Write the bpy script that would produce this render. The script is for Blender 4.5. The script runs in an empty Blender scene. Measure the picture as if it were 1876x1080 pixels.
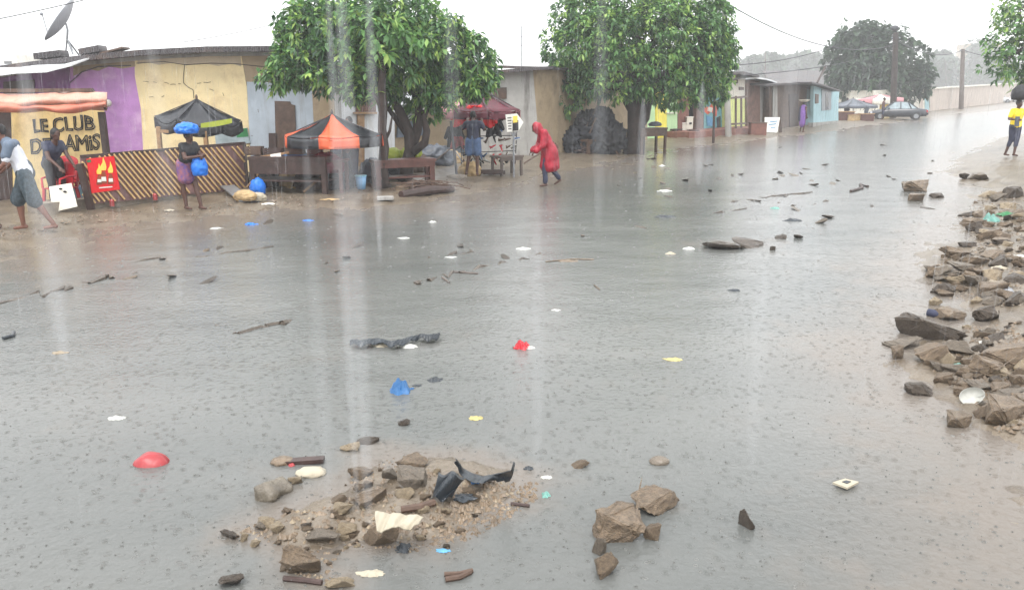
import bpy, bmesh, math, random
import numpy as np
from mathutils import Vector, Matrix, noise as mnoise
SC = bpy.context.scene
COL = SC.collection
R = random.Random(7)
PI = math.pi

# ------------------------------------------------------------------ camera
F, CX, CY, CAMH = 1500.0, 938.0, 540.0, 2.25
PITCH = math.atan(370.0 / F)
ROLL = -0.008
CAM = Vector((0, 0, CAMH))
cd = bpy.data.cameras.new('camera')
cam = bpy.data.objects.new('camera', cd)
COL.objects.link(cam)
cd.sensor_width = 36.0
cd.lens = 36.0 * F / 1876.0
cd.clip_start, cd.clip_end = 0.05, 2000.0
RM = Matrix.Rotation(PI / 2 - PITCH, 3, 'X') @ Matrix.Rotation(ROLL, 3, 'Z')
cam.matrix_world = Matrix.Translation(CAM) @ RM.to_4x4()
SC.camera = cam

# ------------------------------------------------------------------ sky, sun, exposure
ELEV, AZ = math.radians(62), math.radians(200)
w = bpy.data.worlds.new('World'); SC.world = w; w.use_nodes = True
nt = w.node_tree; nt.nodes.clear()
sk = nt.nodes.new('ShaderNodeTexSky'); sk.sky_type = 'NISHITA'; sk.sun_disc = False
sk.sun_elevation = ELEV; sk.sun_rotation = AZ; sk.dust_density = 4.0; sk.air_density = 1.0
hs = nt.nodes.new('ShaderNodeHueSaturation'); hs.inputs['Saturation'].default_value = 0.25
mx = nt.nodes.new('ShaderNodeMix'); mx.data_type = 'RGBA'; mx.inputs[0].default_value = 0.75
mx.inputs[7].default_value = (8.2, 8.35, 8.4, 1)
bg = nt.nodes.new('ShaderNodeBackground'); bg.inputs[1].default_value = 0.12
wo = nt.nodes.new('ShaderNodeOutputWorld')
nt.links.new(sk.outputs[0], hs.inputs['Color']); nt.links.new(hs.outputs[0], mx.inputs[6])
nt.links.new(mx.outputs[2], bg.inputs[0]); nt.links.new(bg.outputs[0], wo.inputs[0])
sl = bpy.data.lights.new('sun', 'SUN'); sl.energy = 0.7; sl.angle = math.radians(25); sl.color = (1, .97, .93)
so = bpy.data.objects.new('sun', sl); COL.objects.link(so)
so.rotation_euler = (PI / 2 - ELEV, 0, PI - AZ)
SC.view_settings.view_transform = 'Standard'; SC.view_settings.look = 'None'
SC.view_settings.exposure = 1.35; SC.view_settings.gamma = 1
SC.cycles.use_denoising = True
SC.cycles.max_bounces = 8; SC.cycles.transparent_max_bounces = 16; SC.cycles.volume_bounces = 1
SC.cycles.caustics_reflective = False; SC.cycles.caustics_refractive = False

# ------------------------------------------------------------------ photo pixels <-> place
def ray(u, v):
    return (RM @ Vector(((u - CX) / F, -(v - CY) / F, -1))).normalized()
def gp(u, v, z=0.0):
    d = ray(u, v); t = (z - CAMH) / d.z
    return CAM + d * t
def upz(P, v):
    """height over P whose projection falls on row v"""
    a = RM.transposed() @ Vector((P[0], P[1], -CAMH)); b = RM.transposed() @ Vector((0, 0, 1))
    k = -(v - CY) / F                      # y / -z
    return (-k * a.z - a.y) / (b.y + k * b.z)
def on(u, v, A, B, off=0.0):
    """point where a sight line meets the vertical plane through A, B (moved off metres to the viewer)"""
    n = Vector((-(B[1] - A[1]), B[0] - A[0], 0)).normalized()
    if n.dot(Vector((A[0], A[1], 0))) > 0: n = -n
    A = Vector((A[0], A[1], 0)) + n * off
    d = ray(u, v); t = n.dot(A - CAM) / n.dot(d)
    return CAM + d * t
def atd(u, v, y):
    d = ray(u, v); return CAM + d * (y / d.y)
def pxm(P): return (Vector(P) - CAM).length / F      # metres per photo pixel at P
def nrm(A, B):
    n = Vector((-(B[1] - A[1]), B[0] - A[0], 0)).normalized()
    return -n if n.dot(Vector((A[0], A[1], 0))) > 0 else n

# ------------------------------------------------------------------ materials
def C(r, g, b, k=1.0):
    f = lambda c: ((c / 255 + .055) / 1.055) ** 2.4 if c > 10 else c / 255 / 12.92
    return (f(r) * k, f(g) * k, f(b) * k, 1)
def mat(name, col, rough=.6, var=.25, scale=3.0, bump=.15, bscale=30.0, metal=0.0, col2=None, stain=None, streak=False, spec=.5, trans=0.0, wave=None, coat=0.0):
    m = bpy.data.materials.new(name); m.use_nodes = True
    n = m.node_tree; L = n.links.new
    b = n.nodes['Principled BSDF']
    tc = n.nodes.new('ShaderNodeTexCoord')
    t = n.nodes.new('ShaderNodeTexNoise'); t.inputs['Scale'].default_value = scale; t.inputs['Detail'].default_value = 6; t.inputs['Roughness'].default_value = .65
    L(tc.outputs['Object'], t.inputs['Vector'])
    r = n.nodes.new('ShaderNodeValToRGB'); L(t.outputs[0], r.inputs[0])
    c2 = col2 or tuple(min(1, c * (1 + var)) for c in col[:3]) + (1,)
    c1 = tuple(c * (1 - var) for c in col[:3]) + (1,) if not col2 else col
    r.color_ramp.elements[0].position = .36; r.color_ramp.elements[1].position = .64
    r.color_ramp.elements[0].color = c1; r.color_ramp.elements[1].color = c2
    out = r.outputs[0]
    if stain:
        mp = n.nodes.new('ShaderNodeMapping'); mp.inputs['Scale'].default_value = (3, 3, .35) if streak else (1, 1, 1)
        L(tc.outputs['Object'], mp.inputs[0])
        t2 = n.nodes.new('ShaderNodeTexNoise'); t2.inputs['Scale'].default_value = 1.3; t2.inputs['Detail'].default_value = 8; t2.inputs['Roughness'].default_value = .7
        L(mp.outputs[0], t2.inputs['Vector'])
        r2 = n.nodes.new('ShaderNodeValToRGB'); r2.color_ramp.elements[0].position = .5; r2.color_ramp.elements[1].position = .72
        L(t2.outputs[0], r2.inputs[0])
        mm = n.nodes.new('ShaderNodeMix'); mm.data_type = 'RGBA'
        L(r2.outputs[0], mm.inputs[0]); L(out, mm.inputs[6]); mm.inputs[7].default_value = stain
        out = mm.outputs[2]
    L(out, b.inputs['Base Color'])
    b.inputs['Roughness'].default_value = rough; b.inputs['Metallic'].default_value = metal
    b.inputs['Specular IOR Level'].default_value = spec
    if coat: b.inputs['Coat Weight'].default_value = coat; b.inputs['Coat Roughness'].default_value = .1
    if bump or wave:
        bp = n.nodes.new('ShaderNodeBump'); bp.inputs['Strength'].default_value = bump if not wave else .8
        bp.inputs['Distance'].default_value = .02 if not wave else .03
        if wave:
            wv = n.nodes.new('ShaderNodeTexWave'); wv.inputs['Scale'].default_value = wave; wv.bands_direction = 'X'
            L(tc.outputs['Object'], wv.inputs['Vector']); L(wv.outputs[1], bp.inputs['Height'])
        else:
            t3 = n.nodes.new('ShaderNodeTexNoise'); t3.inputs['Scale'].default_value = bscale; t3.inputs['Detail'].default_value = 4
            L(tc.outputs['Object'], t3.inputs['Vector']); L(t3.outputs[0], bp.inputs['Height'])
        L(bp.outputs[0], b.inputs['Normal'])
    if trans:
        tr = n.nodes.new('ShaderNodeBsdfTranslucent'); L(out, tr.inputs[0])
        ms = n.nodes.new('ShaderNodeMixShader'); ms.inputs[0].default_value = trans
        L(b.outputs[0], ms.inputs[1]); L(tr.outputs[0], ms.inputs[2])
        L(ms.outputs[0], n.nodes['Material Output'].inputs[0])
    return m
M = {}
def mk(key, *a, **k):
    M[key] = mat(key, *a, **k); return M[key]
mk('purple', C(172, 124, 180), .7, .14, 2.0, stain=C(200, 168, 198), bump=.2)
mk('purple_shaded', C(120, 78, 128), .7, .2, 2.0, stain=C(90, 60, 90))  # the purple wall again, with shade put into the colour
mk('cream', C(226, 206, 160), .75, .08, 1.2, stain=C(192, 168, 128), bump=.25)
mk('damp', C(188, 172, 148), .8, .12, 2, stain=C(158, 144, 128))
mk('sign_cream', C(226, 200, 140), .75, .12, 3, stain=C(168, 138, 100))
mk('paleblue', C(166, 176, 186), .7, .1, 2, stain=C(138, 138, 138), streak=True)
mk('whitewash', C(205, 208, 212), .7, .1, 2, stain=C(165, 160, 150), streak=True)
mk('beigewall', C(156, 138, 112), .8, .12, 1.6, stain=C(116, 102, 84), bump=.3)
mk('cement', C(158, 156, 152), .85, .14, 1.5, stain=C(102, 98, 94), streak=True, bump=.3)
mk('palegreen', C(190, 224, 172), .7, .08, 2, stain=C(150, 176, 138), streak=True)
mk('yellow_paint', C(236, 222, 90), .6, .08, 3, stain=C(200, 180, 90))
mk('teal_paint', C(104, 164, 170), .6, .12, 3, stain=C(70, 120, 126))
mk('lightblue', C(158, 190, 198), .65, .08, 2, stain=C(122, 158, 162), streak=True)
mk('limewall', C(214, 222, 140), .7, .1, 2, stain=C(180, 170, 110), streak=True)
mk('offwhite', C(222, 218, 206), .6, .06, 4, stain=C(180, 172, 158))
mk('pinkish', C(196, 184, 174), .8, .1, 1, stain=C(150, 140, 132), streak=True)
mk('redplinth', C(124, 84, 74), .8, .2, 3)
mk('rust', C(118, 88, 76), .6, .25, 3, stain=C(78, 56, 48), wave=6)
mk('tin_dark', C(82, 78, 80), .5, .2, 2, stain=C(112, 92, 82), wave=5, metal=.3)
mk('tin_light', C(186, 190, 194), .4, .1, 2, stain=C(140, 130, 124), wave=5, metal=.3)
mk('tin_white', C(226, 228, 230), .4, .06, 2, wave=4)
mk('tin_blue', C(112, 124, 138), .5, .15, 3, stain=C(80, 84, 92), wave=8)
mk('wood', C(86, 66, 54), .55, .3, 8, stain=C(58, 42, 34))
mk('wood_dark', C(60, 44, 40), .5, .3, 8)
mk('wood_pale', C(150, 118, 84), .6, .25, 8)
mk('wood_red', C(84, 50, 42), .5, .25, 8)
mk('bamboo', C(206, 172, 118), .55, .15, 10)
mk('bamboo_dark', C(124, 94, 92), .6, .25, 10)
mk('conc', C(128, 118, 106), .8, .2, 4, stain=C(88, 78, 68), bump=.4)
mk('metal_grey', C(140, 142, 146), .4, .15, 6, metal=.5, bump=.03)
mk('metal_dark', C(58, 58, 62), .45, .2, 6, metal=.3, bump=.03)
mk('dish', C(176, 178, 184), .5, .1, 3, bump=.02)
mk('black_cloth', C(38, 40, 46), .35, .3, 5, trans=.12, bump=.2, bscale=12)
mk('grey_cloth', C(78, 84, 94), .4, .3, 5, bump=.2, bscale=12)
mk('orange_cloth', C(255, 132, 92), .45, .06, 4, trans=.45, bump=.1, bscale=15)
mk('peach_tarp', C(214, 168, 148), .5, .12, 3, stain=C(196, 124, 104), trans=.2, bump=.4, bscale=6)
mk('peach_fold', C(214, 128, 104), .5, .15, 3, stain=C(190, 150, 136), trans=.2, bump=.4, bscale=6)
mk('maroon_cloth', C(96, 26, 44), .45, .2, 4, trans=.2)
mk('pink_stripe', C(214, 150, 156), .5, .1, 4, trans=.2)
mk('red_cloth', C(226, 22, 34), .5, .15, 5, bump=.3, bscale=14)
mk('raincoat', C(158, 8, 40), .38, .2, 6, bump=.5, bscale=9, trans=.1)
mk('lime_cloth', C(178, 190, 70), .5, .1, 4, trans=.3)
mk('skin', C(76, 48, 38), .45, .15, 6, bump=.05)
mk('skin_light', C(112, 72, 56), .45, .12, 6, bump=.05)
mk('hair', C(22, 19, 20), .6, .2, 30, bump=.4)
mk('white_shirt', C(206, 208, 216), .7, .06, 6, bump=.3, bscale=10)
mk('stripe_shirt', C(92, 106, 124), .7, .15, 6)
mk('dark_check', C(58, 70, 78), .75, .4, 22, bump=.3, bscale=10)
mk('teal_cloth', C(44, 132, 128), .7, .2, 8)
mk('navy_cloth', C(44, 48, 70), .7, .25, 8, bump=.3, bscale=10)
mk('denim', C(74, 96, 130), .75, .2, 10, bump=.3, bscale=12)
mk('black_top', C(34, 34, 38), .7, .3, 8, bump=.3, bscale=10)
mk('print_cloth', C(90, 70, 130), .7, .3, 14, col2=C(150, 90, 90))
mk('pink_shirt', C(170, 84, 104), .7, .15, 6)
mk('log_stone', C(106, 98, 86), .4, .3, 4, stain=C(72, 70, 58), bump=1.0, bscale=22)
mk('purple_cloth', C(120, 84, 160), .7, .2, 6)
mk('yellow_shirt', C(238, 208, 22), .6, .08, 6, bump=.3, bscale=10)
mk('blue_bag', C(30, 120, 222), .35, .12, 6, bump=.4, bscale=14, trans=.15)
mk('blue_tarp', C(46, 98, 148), .4, .12, 6, bump=.3, bscale=10)
mk('blue_pale', C(140, 190, 206), .45, .12, 5)
mk('bucket_blue', C(130, 172, 208), .4, .08, 5)
mk('plastic_red', C(176, 22, 38), .35, .12, 5, bump=.05)
mk('plastic_red2', C(160, 52, 56), .35, .2, 4, stain=C(118, 84, 80))
mk('plastic_dark', C(40, 46, 52), .35, .3, 6, bump=.3, bscale=14)
mk('plastic_white', C(186, 186, 180), .4, .14, 6, bump=.3, bscale=16)
mk('plastic_green', C(52, 120, 74), .35, .2, 6)
mk('plastic_teal', C(104, 152, 142), .35, .2, 6)
mk('plastic_yellow', C(172, 160, 104), .4, .15, 6)
mk('cloth_white', C(172, 164, 146), .8, .08, 3, stain=C(140, 128, 108), bump=.04, bscale=40)
mk('tarp_dark', C(34, 36, 42), .8, .4, 4, bump=.3, bscale=14)
mk('sack', C(176, 150, 110), .8, .2, 8, bump=.5, bscale=25)
mk('poster_red', C(226, 20, 30), .4, .05, 4, bump=0)
mk('flame', C(252, 214, 90), .5, .1, 10, bump=0)
mk('bottle_brown', C(150, 70, 40), .35, .2, 8, bump=0)
mk('paper', C(236, 234, 226), .6, .05, 8, bump=.02)
mk('ink', C(32, 28, 30), .7, .3, 8, bump=0)
mk('ink_red', C(180, 30, 36), .6, .2, 8, bump=0)
mk('ink_blue', C(90, 150, 190), .6, .2, 8, bump=0)
mk('glass_dark', C(36, 42, 48), .1, .2, 3, bump=0)
mk('glass_pale', C(150, 164, 170), .15, .2, 3, bump=0)
mk('carpaint', C(30, 34, 44), .3, .1, 3, bump=0, coat=.6)
mk('carwhite', C(206, 210, 214), .3, .06, 3, bump=0, coat=.6)
mk('tyre', C(26, 26, 28), .7, .2, 8)
mk('light_red', C(180, 30, 34), .3, .1, 8, bump=0)
mk('light_clear', C(210, 214, 220), .2, .1, 8, bump=0)
mk('rock_brown', C(116, 100, 82), .38, .35, 5, stain=C(78, 64, 52), bump=.9, bscale=18)
mk('rock_grey', C(112, 102, 90), .38, .3, 5, stain=C(74, 66, 56), bump=.9, bscale=18)
mk('rock_dark', C(78, 68, 58), .3, .35, 5, stain=C(50, 43, 37), bump=.9, bscale=18)
mk('rock_tan', C(140, 125, 103), .35, .25, 5, stain=C(102, 91, 77), bump=.7, bscale=18)
mk('bark', C(56, 46, 42), .8, .3, 6, stain=C(34, 29, 27), bump=1.0, bscale=14)
mk('pole_wood', C(96, 86, 80), .8, .2, 6)
mk('wire', C(52, 52, 56), .6, .1, 6, bump=0)

# ------------------------------------------------------------------ mesh builder
ORG = {}
def tag(o, label=None, cat=None, group=None, kind=None):
    if label: o['label'] = label
    if cat: o['category'] = cat
    if group: o['group'] = group
    if kind: o['kind'] = kind
    return o
def thing(name, label, cat, loc=(0, 0, 0), group=None):
    o = bpy.data.objects.new(name, None); COL.objects.link(o); o.location = loc
    o.empty_display_size = .1
    ORG[o.name] = Vector(loc)
    return tag(o, label, cat, group)
class MB:
    def __init__(s): s.v = []; s.f = []
    def add(s, vs, fs):
        k = len(s.v); s.v += [Vector(p) for p in vs]; s.f += [tuple(i + k for i in f) for f in fs]; return s
    def box(s, c, size, rz=0.0, M3=None):
        m = M3 or Matrix.Rotation(rz, 3, 'Z'); c = Vector(c); h = [x / 2 for x in size]
        vs = [c + m @ Vector((a * h[0], b * h[1], d * h[2])) for a in (-1, 1) for b in (-1, 1) for d in (-1, 1)]
        return s.add(vs, [(0, 1, 3, 2), (4, 6, 7, 5), (0, 4, 5, 1), (2, 3, 7, 6), (0, 2, 6, 4), (1, 5, 7, 3)])
    def tube(s, path, rad, n=8, cap=True, flat=None):
        P = [Vector(p) for p in path]; k0 = len(s.v)
        if not hasattr(rad, '__len__'): rad = [rad] * len(P)
        t0 = (P[1] - P[0]).normalized(); ref = Vector((0, 0, 1)) if abs(t0.z) < .9 else Vector((1, 0, 0))
        a = t0.cross(ref).normalized()
        for i, p in enumerate(P):
            t = (P[min(i + 1, len(P) - 1)] - P[max(i - 1, 0)])
            t = t.normalized() if t.length > 1e-9 else t0
            a = (a - t * a.dot(t)); a = a.normalized() if a.length > 1e-6 else t.orthogonal().normalized()
            b = t.cross(a)
            for j in range(n):
                q = 2 * PI * j / n; s.v.append(p + (a * math.cos(q) + b * math.sin(q) * (flat or 1)) * rad[i])
        for i in range(len(P) - 1):
            for j in range(n):
                s.f.append((k0 + i * n + j, k0 + i * n + (j + 1) % n, k0 + (i + 1) * n + (j + 1) % n, k0 + (i + 1) * n + j))
        if cap:
            s.f.append(tuple(k0 + j for j in reversed(range(n)))); e = k0 + (len(P) - 1) * n
            s.f.append(tuple(e + j for j in range(n)))
        return s
    def bar(s, p0, p1, wd, ht=None):
        p0, p1 = Vector(p0), Vector(p1); d = (p1 - p0); L = d.length; d.normalize()
        ref = Vector((0, 0, 1)) if abs(d.z) < .95 else Vector((0, 1, 0))
        x = d.cross(ref).normalized(); y = x.cross(d)
        m = Matrix((x, y, d)).transposed()
        return s.box((p0 + p1) / 2, (wd, ht or wd, L), M3=m)
    def ell(s, c, r, nu=12, nv=8, M3=None):
        c = Vector(c); r = r if hasattr(r, '__len__') else (r, r, r); k = len(s.v); m = M3 or Matrix.Identity(3)
        for i in range(1, nv):
            th = PI * i / nv
            for j in range(nu):
                ph = 2 * PI * j / nu
                s.v.append(c + m @ Vector((r[0] * math.sin(th) * math.cos(ph), r[1] * math.sin(th) * math.sin(ph), r[2] * math.cos(th))))
        t = len(s.v); s.v.append(c + m @ Vector((0, 0, r[2]))); s.v.append(c - m @ Vector((0, 0, r[2])))
        for i in range(nv - 2):
            for j in range(nu):
                s.f.append((k + i * nu + j, k + (i + 1) * nu + j, k + (i + 1) * nu + (j + 1) % nu, k + i * nu + (j + 1) % nu))
        for j in range(nu):
            s.f.append((t, k + j, k + (j + 1) % nu)); e = k + (nv - 2) * nu
            s.f.append((t + 1, e + (j + 1) % nu, e + j))
        return s
    def cap(s, p0, r0, p1, r1, n=10):
        """capsule with tapered radii"""
        p0, p1 = Vector(p0), Vector(p1); d = (p1 - p0); d = d.normalized() if d.length > 1e-6 else Vector((0, 0, 1))
        path, rad = [], []
        for a in (80, 50, 20): path.append(p0 - d * r0 * math.sin(math.radians(a))); rad.append(r0 * math.cos(math.radians(a)))
        path += [p0, p1]; rad += [r0, r1]
        for a in (20, 50, 80): path.append(p1 + d * r1 * math.sin(math.radians(a))); rad.append(r1 * math.cos(math.radians(a)))
        return s.tube(path, rad, n)
    def prism(s, front, back):
        """closed solid between two equal outlines"""
        n = len(front); k = len(s.v); s.v += [Vector(p) for p in front] + [Vector(p) for p in back]
        s.f.append(tuple(k + i for i in range(n))); s.f.append(tuple(k + n + i for i in reversed(range(n))))
        for i in range(n): s.f.append((k + i, k + n + i, k + n + (i + 1) % n, k + (i + 1) % n))
        return s
    def grid(s, fn, nu, nv, th=None):
        """sheet fn(a, b) a, b in 0..1; th gives real thickness along the vector th"""
        k = len(s.v)
        for i in range(nu + 1):
            for j in range(nv + 1): s.v.append(Vector(fn(i / nu, j / nv)))
        W = nv + 1
        q = [(k + i * W + j, k + (i + 1) * W + j, k + (i + 1) * W + j + 1, k + i * W + j + 1) for i in range(nu) for j in range(nv)]
        s.f += q
        if th is not None:
            n = len(s.v) - k; th = Vector(th); s.v += [s.v[k + i] + th for i in range(n)]
            s.f += [tuple(i + n for i in reversed(f)) for f in q]
            ring = [i * W for i in range(nu + 1)] + [nu * W + j for j in range(1, W)] + [i * W + nv for i in reversed(range(nu))] + [j for j in reversed(range(1, nv))]
            for a, b in zip(ring, ring[1:] + ring[:1]): s.f.append((k + a, k + a + n, k + b + n, k + b))
        return s
    def build(s, name, m, parent=None, smooth=False, loc=None, fix=True):
        org = ORG.get(parent.name, Vector()) if parent else (Vector(loc) if loc is not None else Vector())
        me = bpy.data.meshes.new(name)
        me.from_pydata([tuple(p - org) for p in s.v], [], s.f)
        if fix:
            bm = bmesh.new(); bm.from_mesh(me); bmesh.ops.recalc_face_normals(bm, faces=bm.faces); bm.to_mesh(me); bm.free()
        return link(name, me, m, parent, smooth, org)
def link(name, me, m, parent=None, smooth=False, org=Vector()):
    me.materials.clear()
    for q in (m if isinstance(m, (list, tuple)) else [m]): me.materials.append(M[q] if isinstance(q, str) else q)
    if smooth: me.polygons.foreach_set('use_smooth', [True] * len(me.polygons))
    o = bpy.data.objects.new(name, me); COL.objects.link(o)
    if parent: o.parent = parent; ORG[o.name] = ORG.get(parent.name, Vector())
    else: o.location = org; ORG[o.name] = Vector(org)
    return o
def remesh(mb, vox, smooth_it=3, crease=0.0, seed=0):
    me = bpy.data.meshes.new('tmp'); me.from_pydata([tuple(p) for p in mb.v], [], mb.f)
    o = bpy.data.objects.new('tmp', me); COL.objects.link(o)
    r = o.modifiers.new('r', 'REMESH'); r.mode = 'VOXEL'; r.voxel_size = vox
    if smooth_it:
        sm = o.modifiers.new('s', 'SMOOTH'); sm.iterations = smooth_it; sm.factor = .5
    dg = bpy.context.evaluated_depsgraph_get()
    out = bpy.data.meshes.new_from_object(o.evaluated_get(dg))
    bpy.data.objects.remove(o); bpy.data.meshes.remove(me)
    if crease:
        for v in out.vertices:
            p = Vector((v.co.x * 9, v.co.y * 9, v.co.z * 4)) + Vector((seed, seed, 0))
            v.co += v.normal * crease * (mnoise.noise(p) + .5 * mnoise.noise(p * 2.3))
    return out
def slab(name, m, parent, poly, A, B, thick=.1, off=0.0, loc=None, build=True):
    """solid panel whose outline is given in photo pixels on the vertical plane A-B"""
    n = nrm(A, B); fr = [on(u, v, A, B, off) for u, v in poly]
    mb = MB().prism(fr, [p - n * thick for p in fr])
    return mb.build(name, m, parent, loc=loc) if build else mb
def roof(name, m, parent, pts, A, B, over=.45, depth=6, rise=.3, th=.09, drop=0.0):
    """roof sheet: front edge through photo pixels, running back over the house"""
    n = nrm(A, B); fr = [on(u, v, A, B, over) for u, v in pts]
    bk = [p - n * depth + Vector((0, 0, rise)) for p in fr]; dz = Vector((0, 0, -th))
    mb = MB()
    for i in range(len(fr) - 1):
        mb.prism([fr[i], fr[i + 1], fr[i + 1] + dz, fr[i] + dz], [bk[i], bk[i + 1], bk[i + 1] + dz, bk[i] + dz])
    return mb.build(name, m, parent)
def text(s, m, parent, O, right, up, h, depth=.006, outline=0.0, name='lettering', shear=0.0, width=None):
    c = bpy.data.curves.new('t', 'FONT'); c.body = s; c.size = h / .72; c.extrude = depth; c.shear = shear
    c.align_x = 'LEFT'
    if outline: c.fill_mode = 'NONE'; c.bevel_depth = outline; c.bevel_resolution = 1; c.extrude = 0
    o = bpy.data.objects.new('t', c); COL.objects.link(o)
    me = bpy.data.meshes.new_from_object(o.evaluated_get(bpy.context.evaluated_depsgraph_get()))
    bpy.data.objects.remove(o); bpy.data.curves.remove(c)
    if width:
        xs = [v.co.x for v in me.vertices]; me.transform(Matrix.Translation((-min(xs), 0, 0))); me.transform(Matrix.Diagonal((width / (max(xs) - min(xs)), 1, 1, 1)))
    right, up = Vector(right).normalized(), Vector(up).normalized(); nn = right.cross(up)
    org = ORG.get(parent.name, Vector()) if parent else Vector()
    O = Vector(O) - org
    me.transform(Matrix((right, up, nn)).transposed().to_4x4()); me.transform(Matrix.Translation(O))
    return link(name, me, m, parent)
def copy_tree(o, parent=None):
    c = o.copy(); COL.objects.link(c)
    if parent: c.parent = parent
    for ch in o.children: copy_tree(ch, c)
    return c
# ------------------------------------------------------------------ ground and flood water
def seg_d(X, Y, poly):
    """signed distance to an open polyline (positive on its left)"""
    best = np.full(X.shape, 1e9); sg = np.ones(X.shape)
    for (ax, ay), (bx, by) in zip(poly[:-1], poly[1:]):
        dx, dy = bx - ax, by - ay; L2 = dx * dx + dy * dy
        t = np.clip(((X - ax) * dx + (Y - ay) * dy) / L2, 0, 1)
        d = np.hypot(X - ax - t * dx, Y - ay - t * dy)
        cr = dx * (Y - ay) - dy * (X - ax)
        k = d < best - 1e-9
        best = np.where(k, d, best); sg = np.where(k, np.where(cr >= 0, 1, -1), sg)
    return best * sg
LSH = [(-60, 6.0), (-30, 7.0)] + [tuple(gp(u, v).xy) for u, v in [(-60, 478), (60, 452), (200, 418), (400, 392), (620, 376), (850, 352), (960, 330), (1090, 302), (1240, 272), (1400, 255), (1560, 235), (1700, 214), (1876, 197)]] + [(300, 190)]
RSH = [(2.2, 2.0)] + [tuple(gp(u, v).xy) for u, v in [(1876, 850), (1805, 800), (1745, 720), (1660, 668), (1730, 590), (1770, 545), (1700, 500), (1735, 455), (1775, 405), (1800, 350), (1740, 312), (1775, 280), (1850, 248), (1960, 230)]] + [(60, 40)]
ISL = [(720, 905, 170, 55, .16), (590, 955, 120, 40, .11), (860, 890, 110, 42, .17), (560, 1010, 60, 50, .10), (760, 960, 90, 40, .12), (470, 975, 80, 25, .08),
       (620, 1065, 60, 26, .09), (760, 850, 130, 30, .08), (740, 770, 16, 6, .07), (1345, 448, 70, 9, .12), (1205, 925, 60, 14, .06), (660, 820, 60, 16, .06),
       (1420, 438, 20, 4, .08), (700, 362, 120, 14, .06), (855, 338, 60, 10, .05)]
def fbm(X, Y, f, seed):
    """cheap value noise, numpy"""
    def h(i, j): 
        s = np.sin(i * 127.1 + j * 311.7 + seed * 74.7) * 43758.5453
        return s - np.floor(s)
    out = 0; a = .5
    for o in range(4):
        x, y = X * f, Y * f; i, j = np.floor(x), np.floor(y); fx, fy = x - i, y - j
        fx = fx * fx * (3 - 2 * fx); fy = fy * fy * (3 - 2 * fy)
        v = h(i, j) * (1 - fx) * (1 - fy) + h(i + 1, j) * fx * (1 - fy) + h(i, j + 1) * (1 - fx) * fy + h(i + 1, j + 1) * fx * fy
        out = out + a * (v - .5); a *= .5; f *= 2.03
    return out
def sstep(a, b, x):
    t = np.clip((x - a) / (b - a), 0, 1); return t * t * (3 - 2 * t)
def terr(X, Y):
    X = np.asarray(X, float); Y = np.asarray(Y, float)
    dl = seg_d(X, Y, LSH) + 1.3 * fbm(X, Y, .5, 1)
    dr = -seg_d(X, Y, RSH) + .5 * fbm(X, Y, 1.3, 2)
    z = np.full(X.shape, -.16)
    z = np.maximum(z, np.clip(dl * .045, -.16, .14))
    rb = np.where(dr < 0, dr * .1, np.where(dr < 1.2, dr * .10, .12 + (dr - 1.2) * .10))
    z = np.maximum(z, np.clip(rb, -.16, .62))
    for u, v, ru, rv, hh in ISL:
        p = gp(u, v); sx = ru * pxm(p); q = gp(u, v - rv); sy = (q - p).length
        e = np.exp(-(((X - p.x) / sx) ** 2 + ((Y - p.y) / sy) ** 2) * .8)
        z = z + hh * .95 * e
    d = np.hypot(X, Y)
    z = z + .11 * fbm(X, Y, 2.6, 3) * np.clip(d / 6, .7, 1.2) + .075 * fbm(X, Y, 9, 4) + .02 * fbm(X, Y, 31, 6)
    return np.minimum(z, .75)
def tz(x, y): return float(terr(np.array([x]), np.array([y]))[0])
def gt(u, v, lift=0.0):
    """first point of ground or water on a sight line"""
    d = ray(u, v); t1 = -CAMH / d.z
    ts = np.linspace(max(1.0, t1 * .6), t1, 160)
    z = np.maximum(terr(d.x * ts, d.y * ts), 0); hit = CAMH + d.z * ts <= z
    t = ts[np.argmax(hit)] if hit.any() else t1
    p = CAM + d * float(t); p.z = max(0, tz(p.x, p.y)) + lift
    return p
ang = np.radians(np.concatenate([np.linspace(-88, -41, 16)[:-1], np.linspace(-41, 41, 440), np.linspace(41, 88, 16)[1:]]))
dist = np.geomspace(.8, 700, 460)
AA, DD = np.meshgrid(ang, dist); GX, GY = DD * np.sin(AA), DD * np.cos(AA)
GZ = terr(GX, GY)
na, nd = len(ang), len(dist)
def fan(name, Z, m, attr=None):
    me = bpy.data.meshes.new(name); nv = na * nd
    me.vertices.add(nv)
    me.vertices.foreach_set('co', np.stack([GX, GY, Z], -1).astype(np.float32).ravel())
    i, j = np.meshgrid(np.arange(nd - 1), np.arange(na - 1), indexing='ij'); a = (i * na + j).ravel()
    q = np.stack([a, a + 1, a + na + 1, a + na], -1)
    me.loops.add(q.size); me.loops.foreach_set('vertex_index', q.astype(np.int32).ravel())
    me.polygons.add(len(q)); me.polygons.foreach_set('loop_start', np.arange(0, q.size, 4, dtype=np.int32))
    me.update(calc_edges=True)
    if attr is not None:
        at = me.attributes.new('silt', 'FLOAT', 'POINT'); at.data.foreach_set('value', attr.astype(np.float32).ravel())
    o = link(name, me, m, smooth=True); o['kind'] = 'structure'
    return o
mk('mud', C(98, 87, 74), .34, .3, 2.5, col2=C(122, 111, 97), stain=C(76, 67, 58), bump=.9, bscale=26)
fan('ground', GZ, 'mud')
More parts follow.
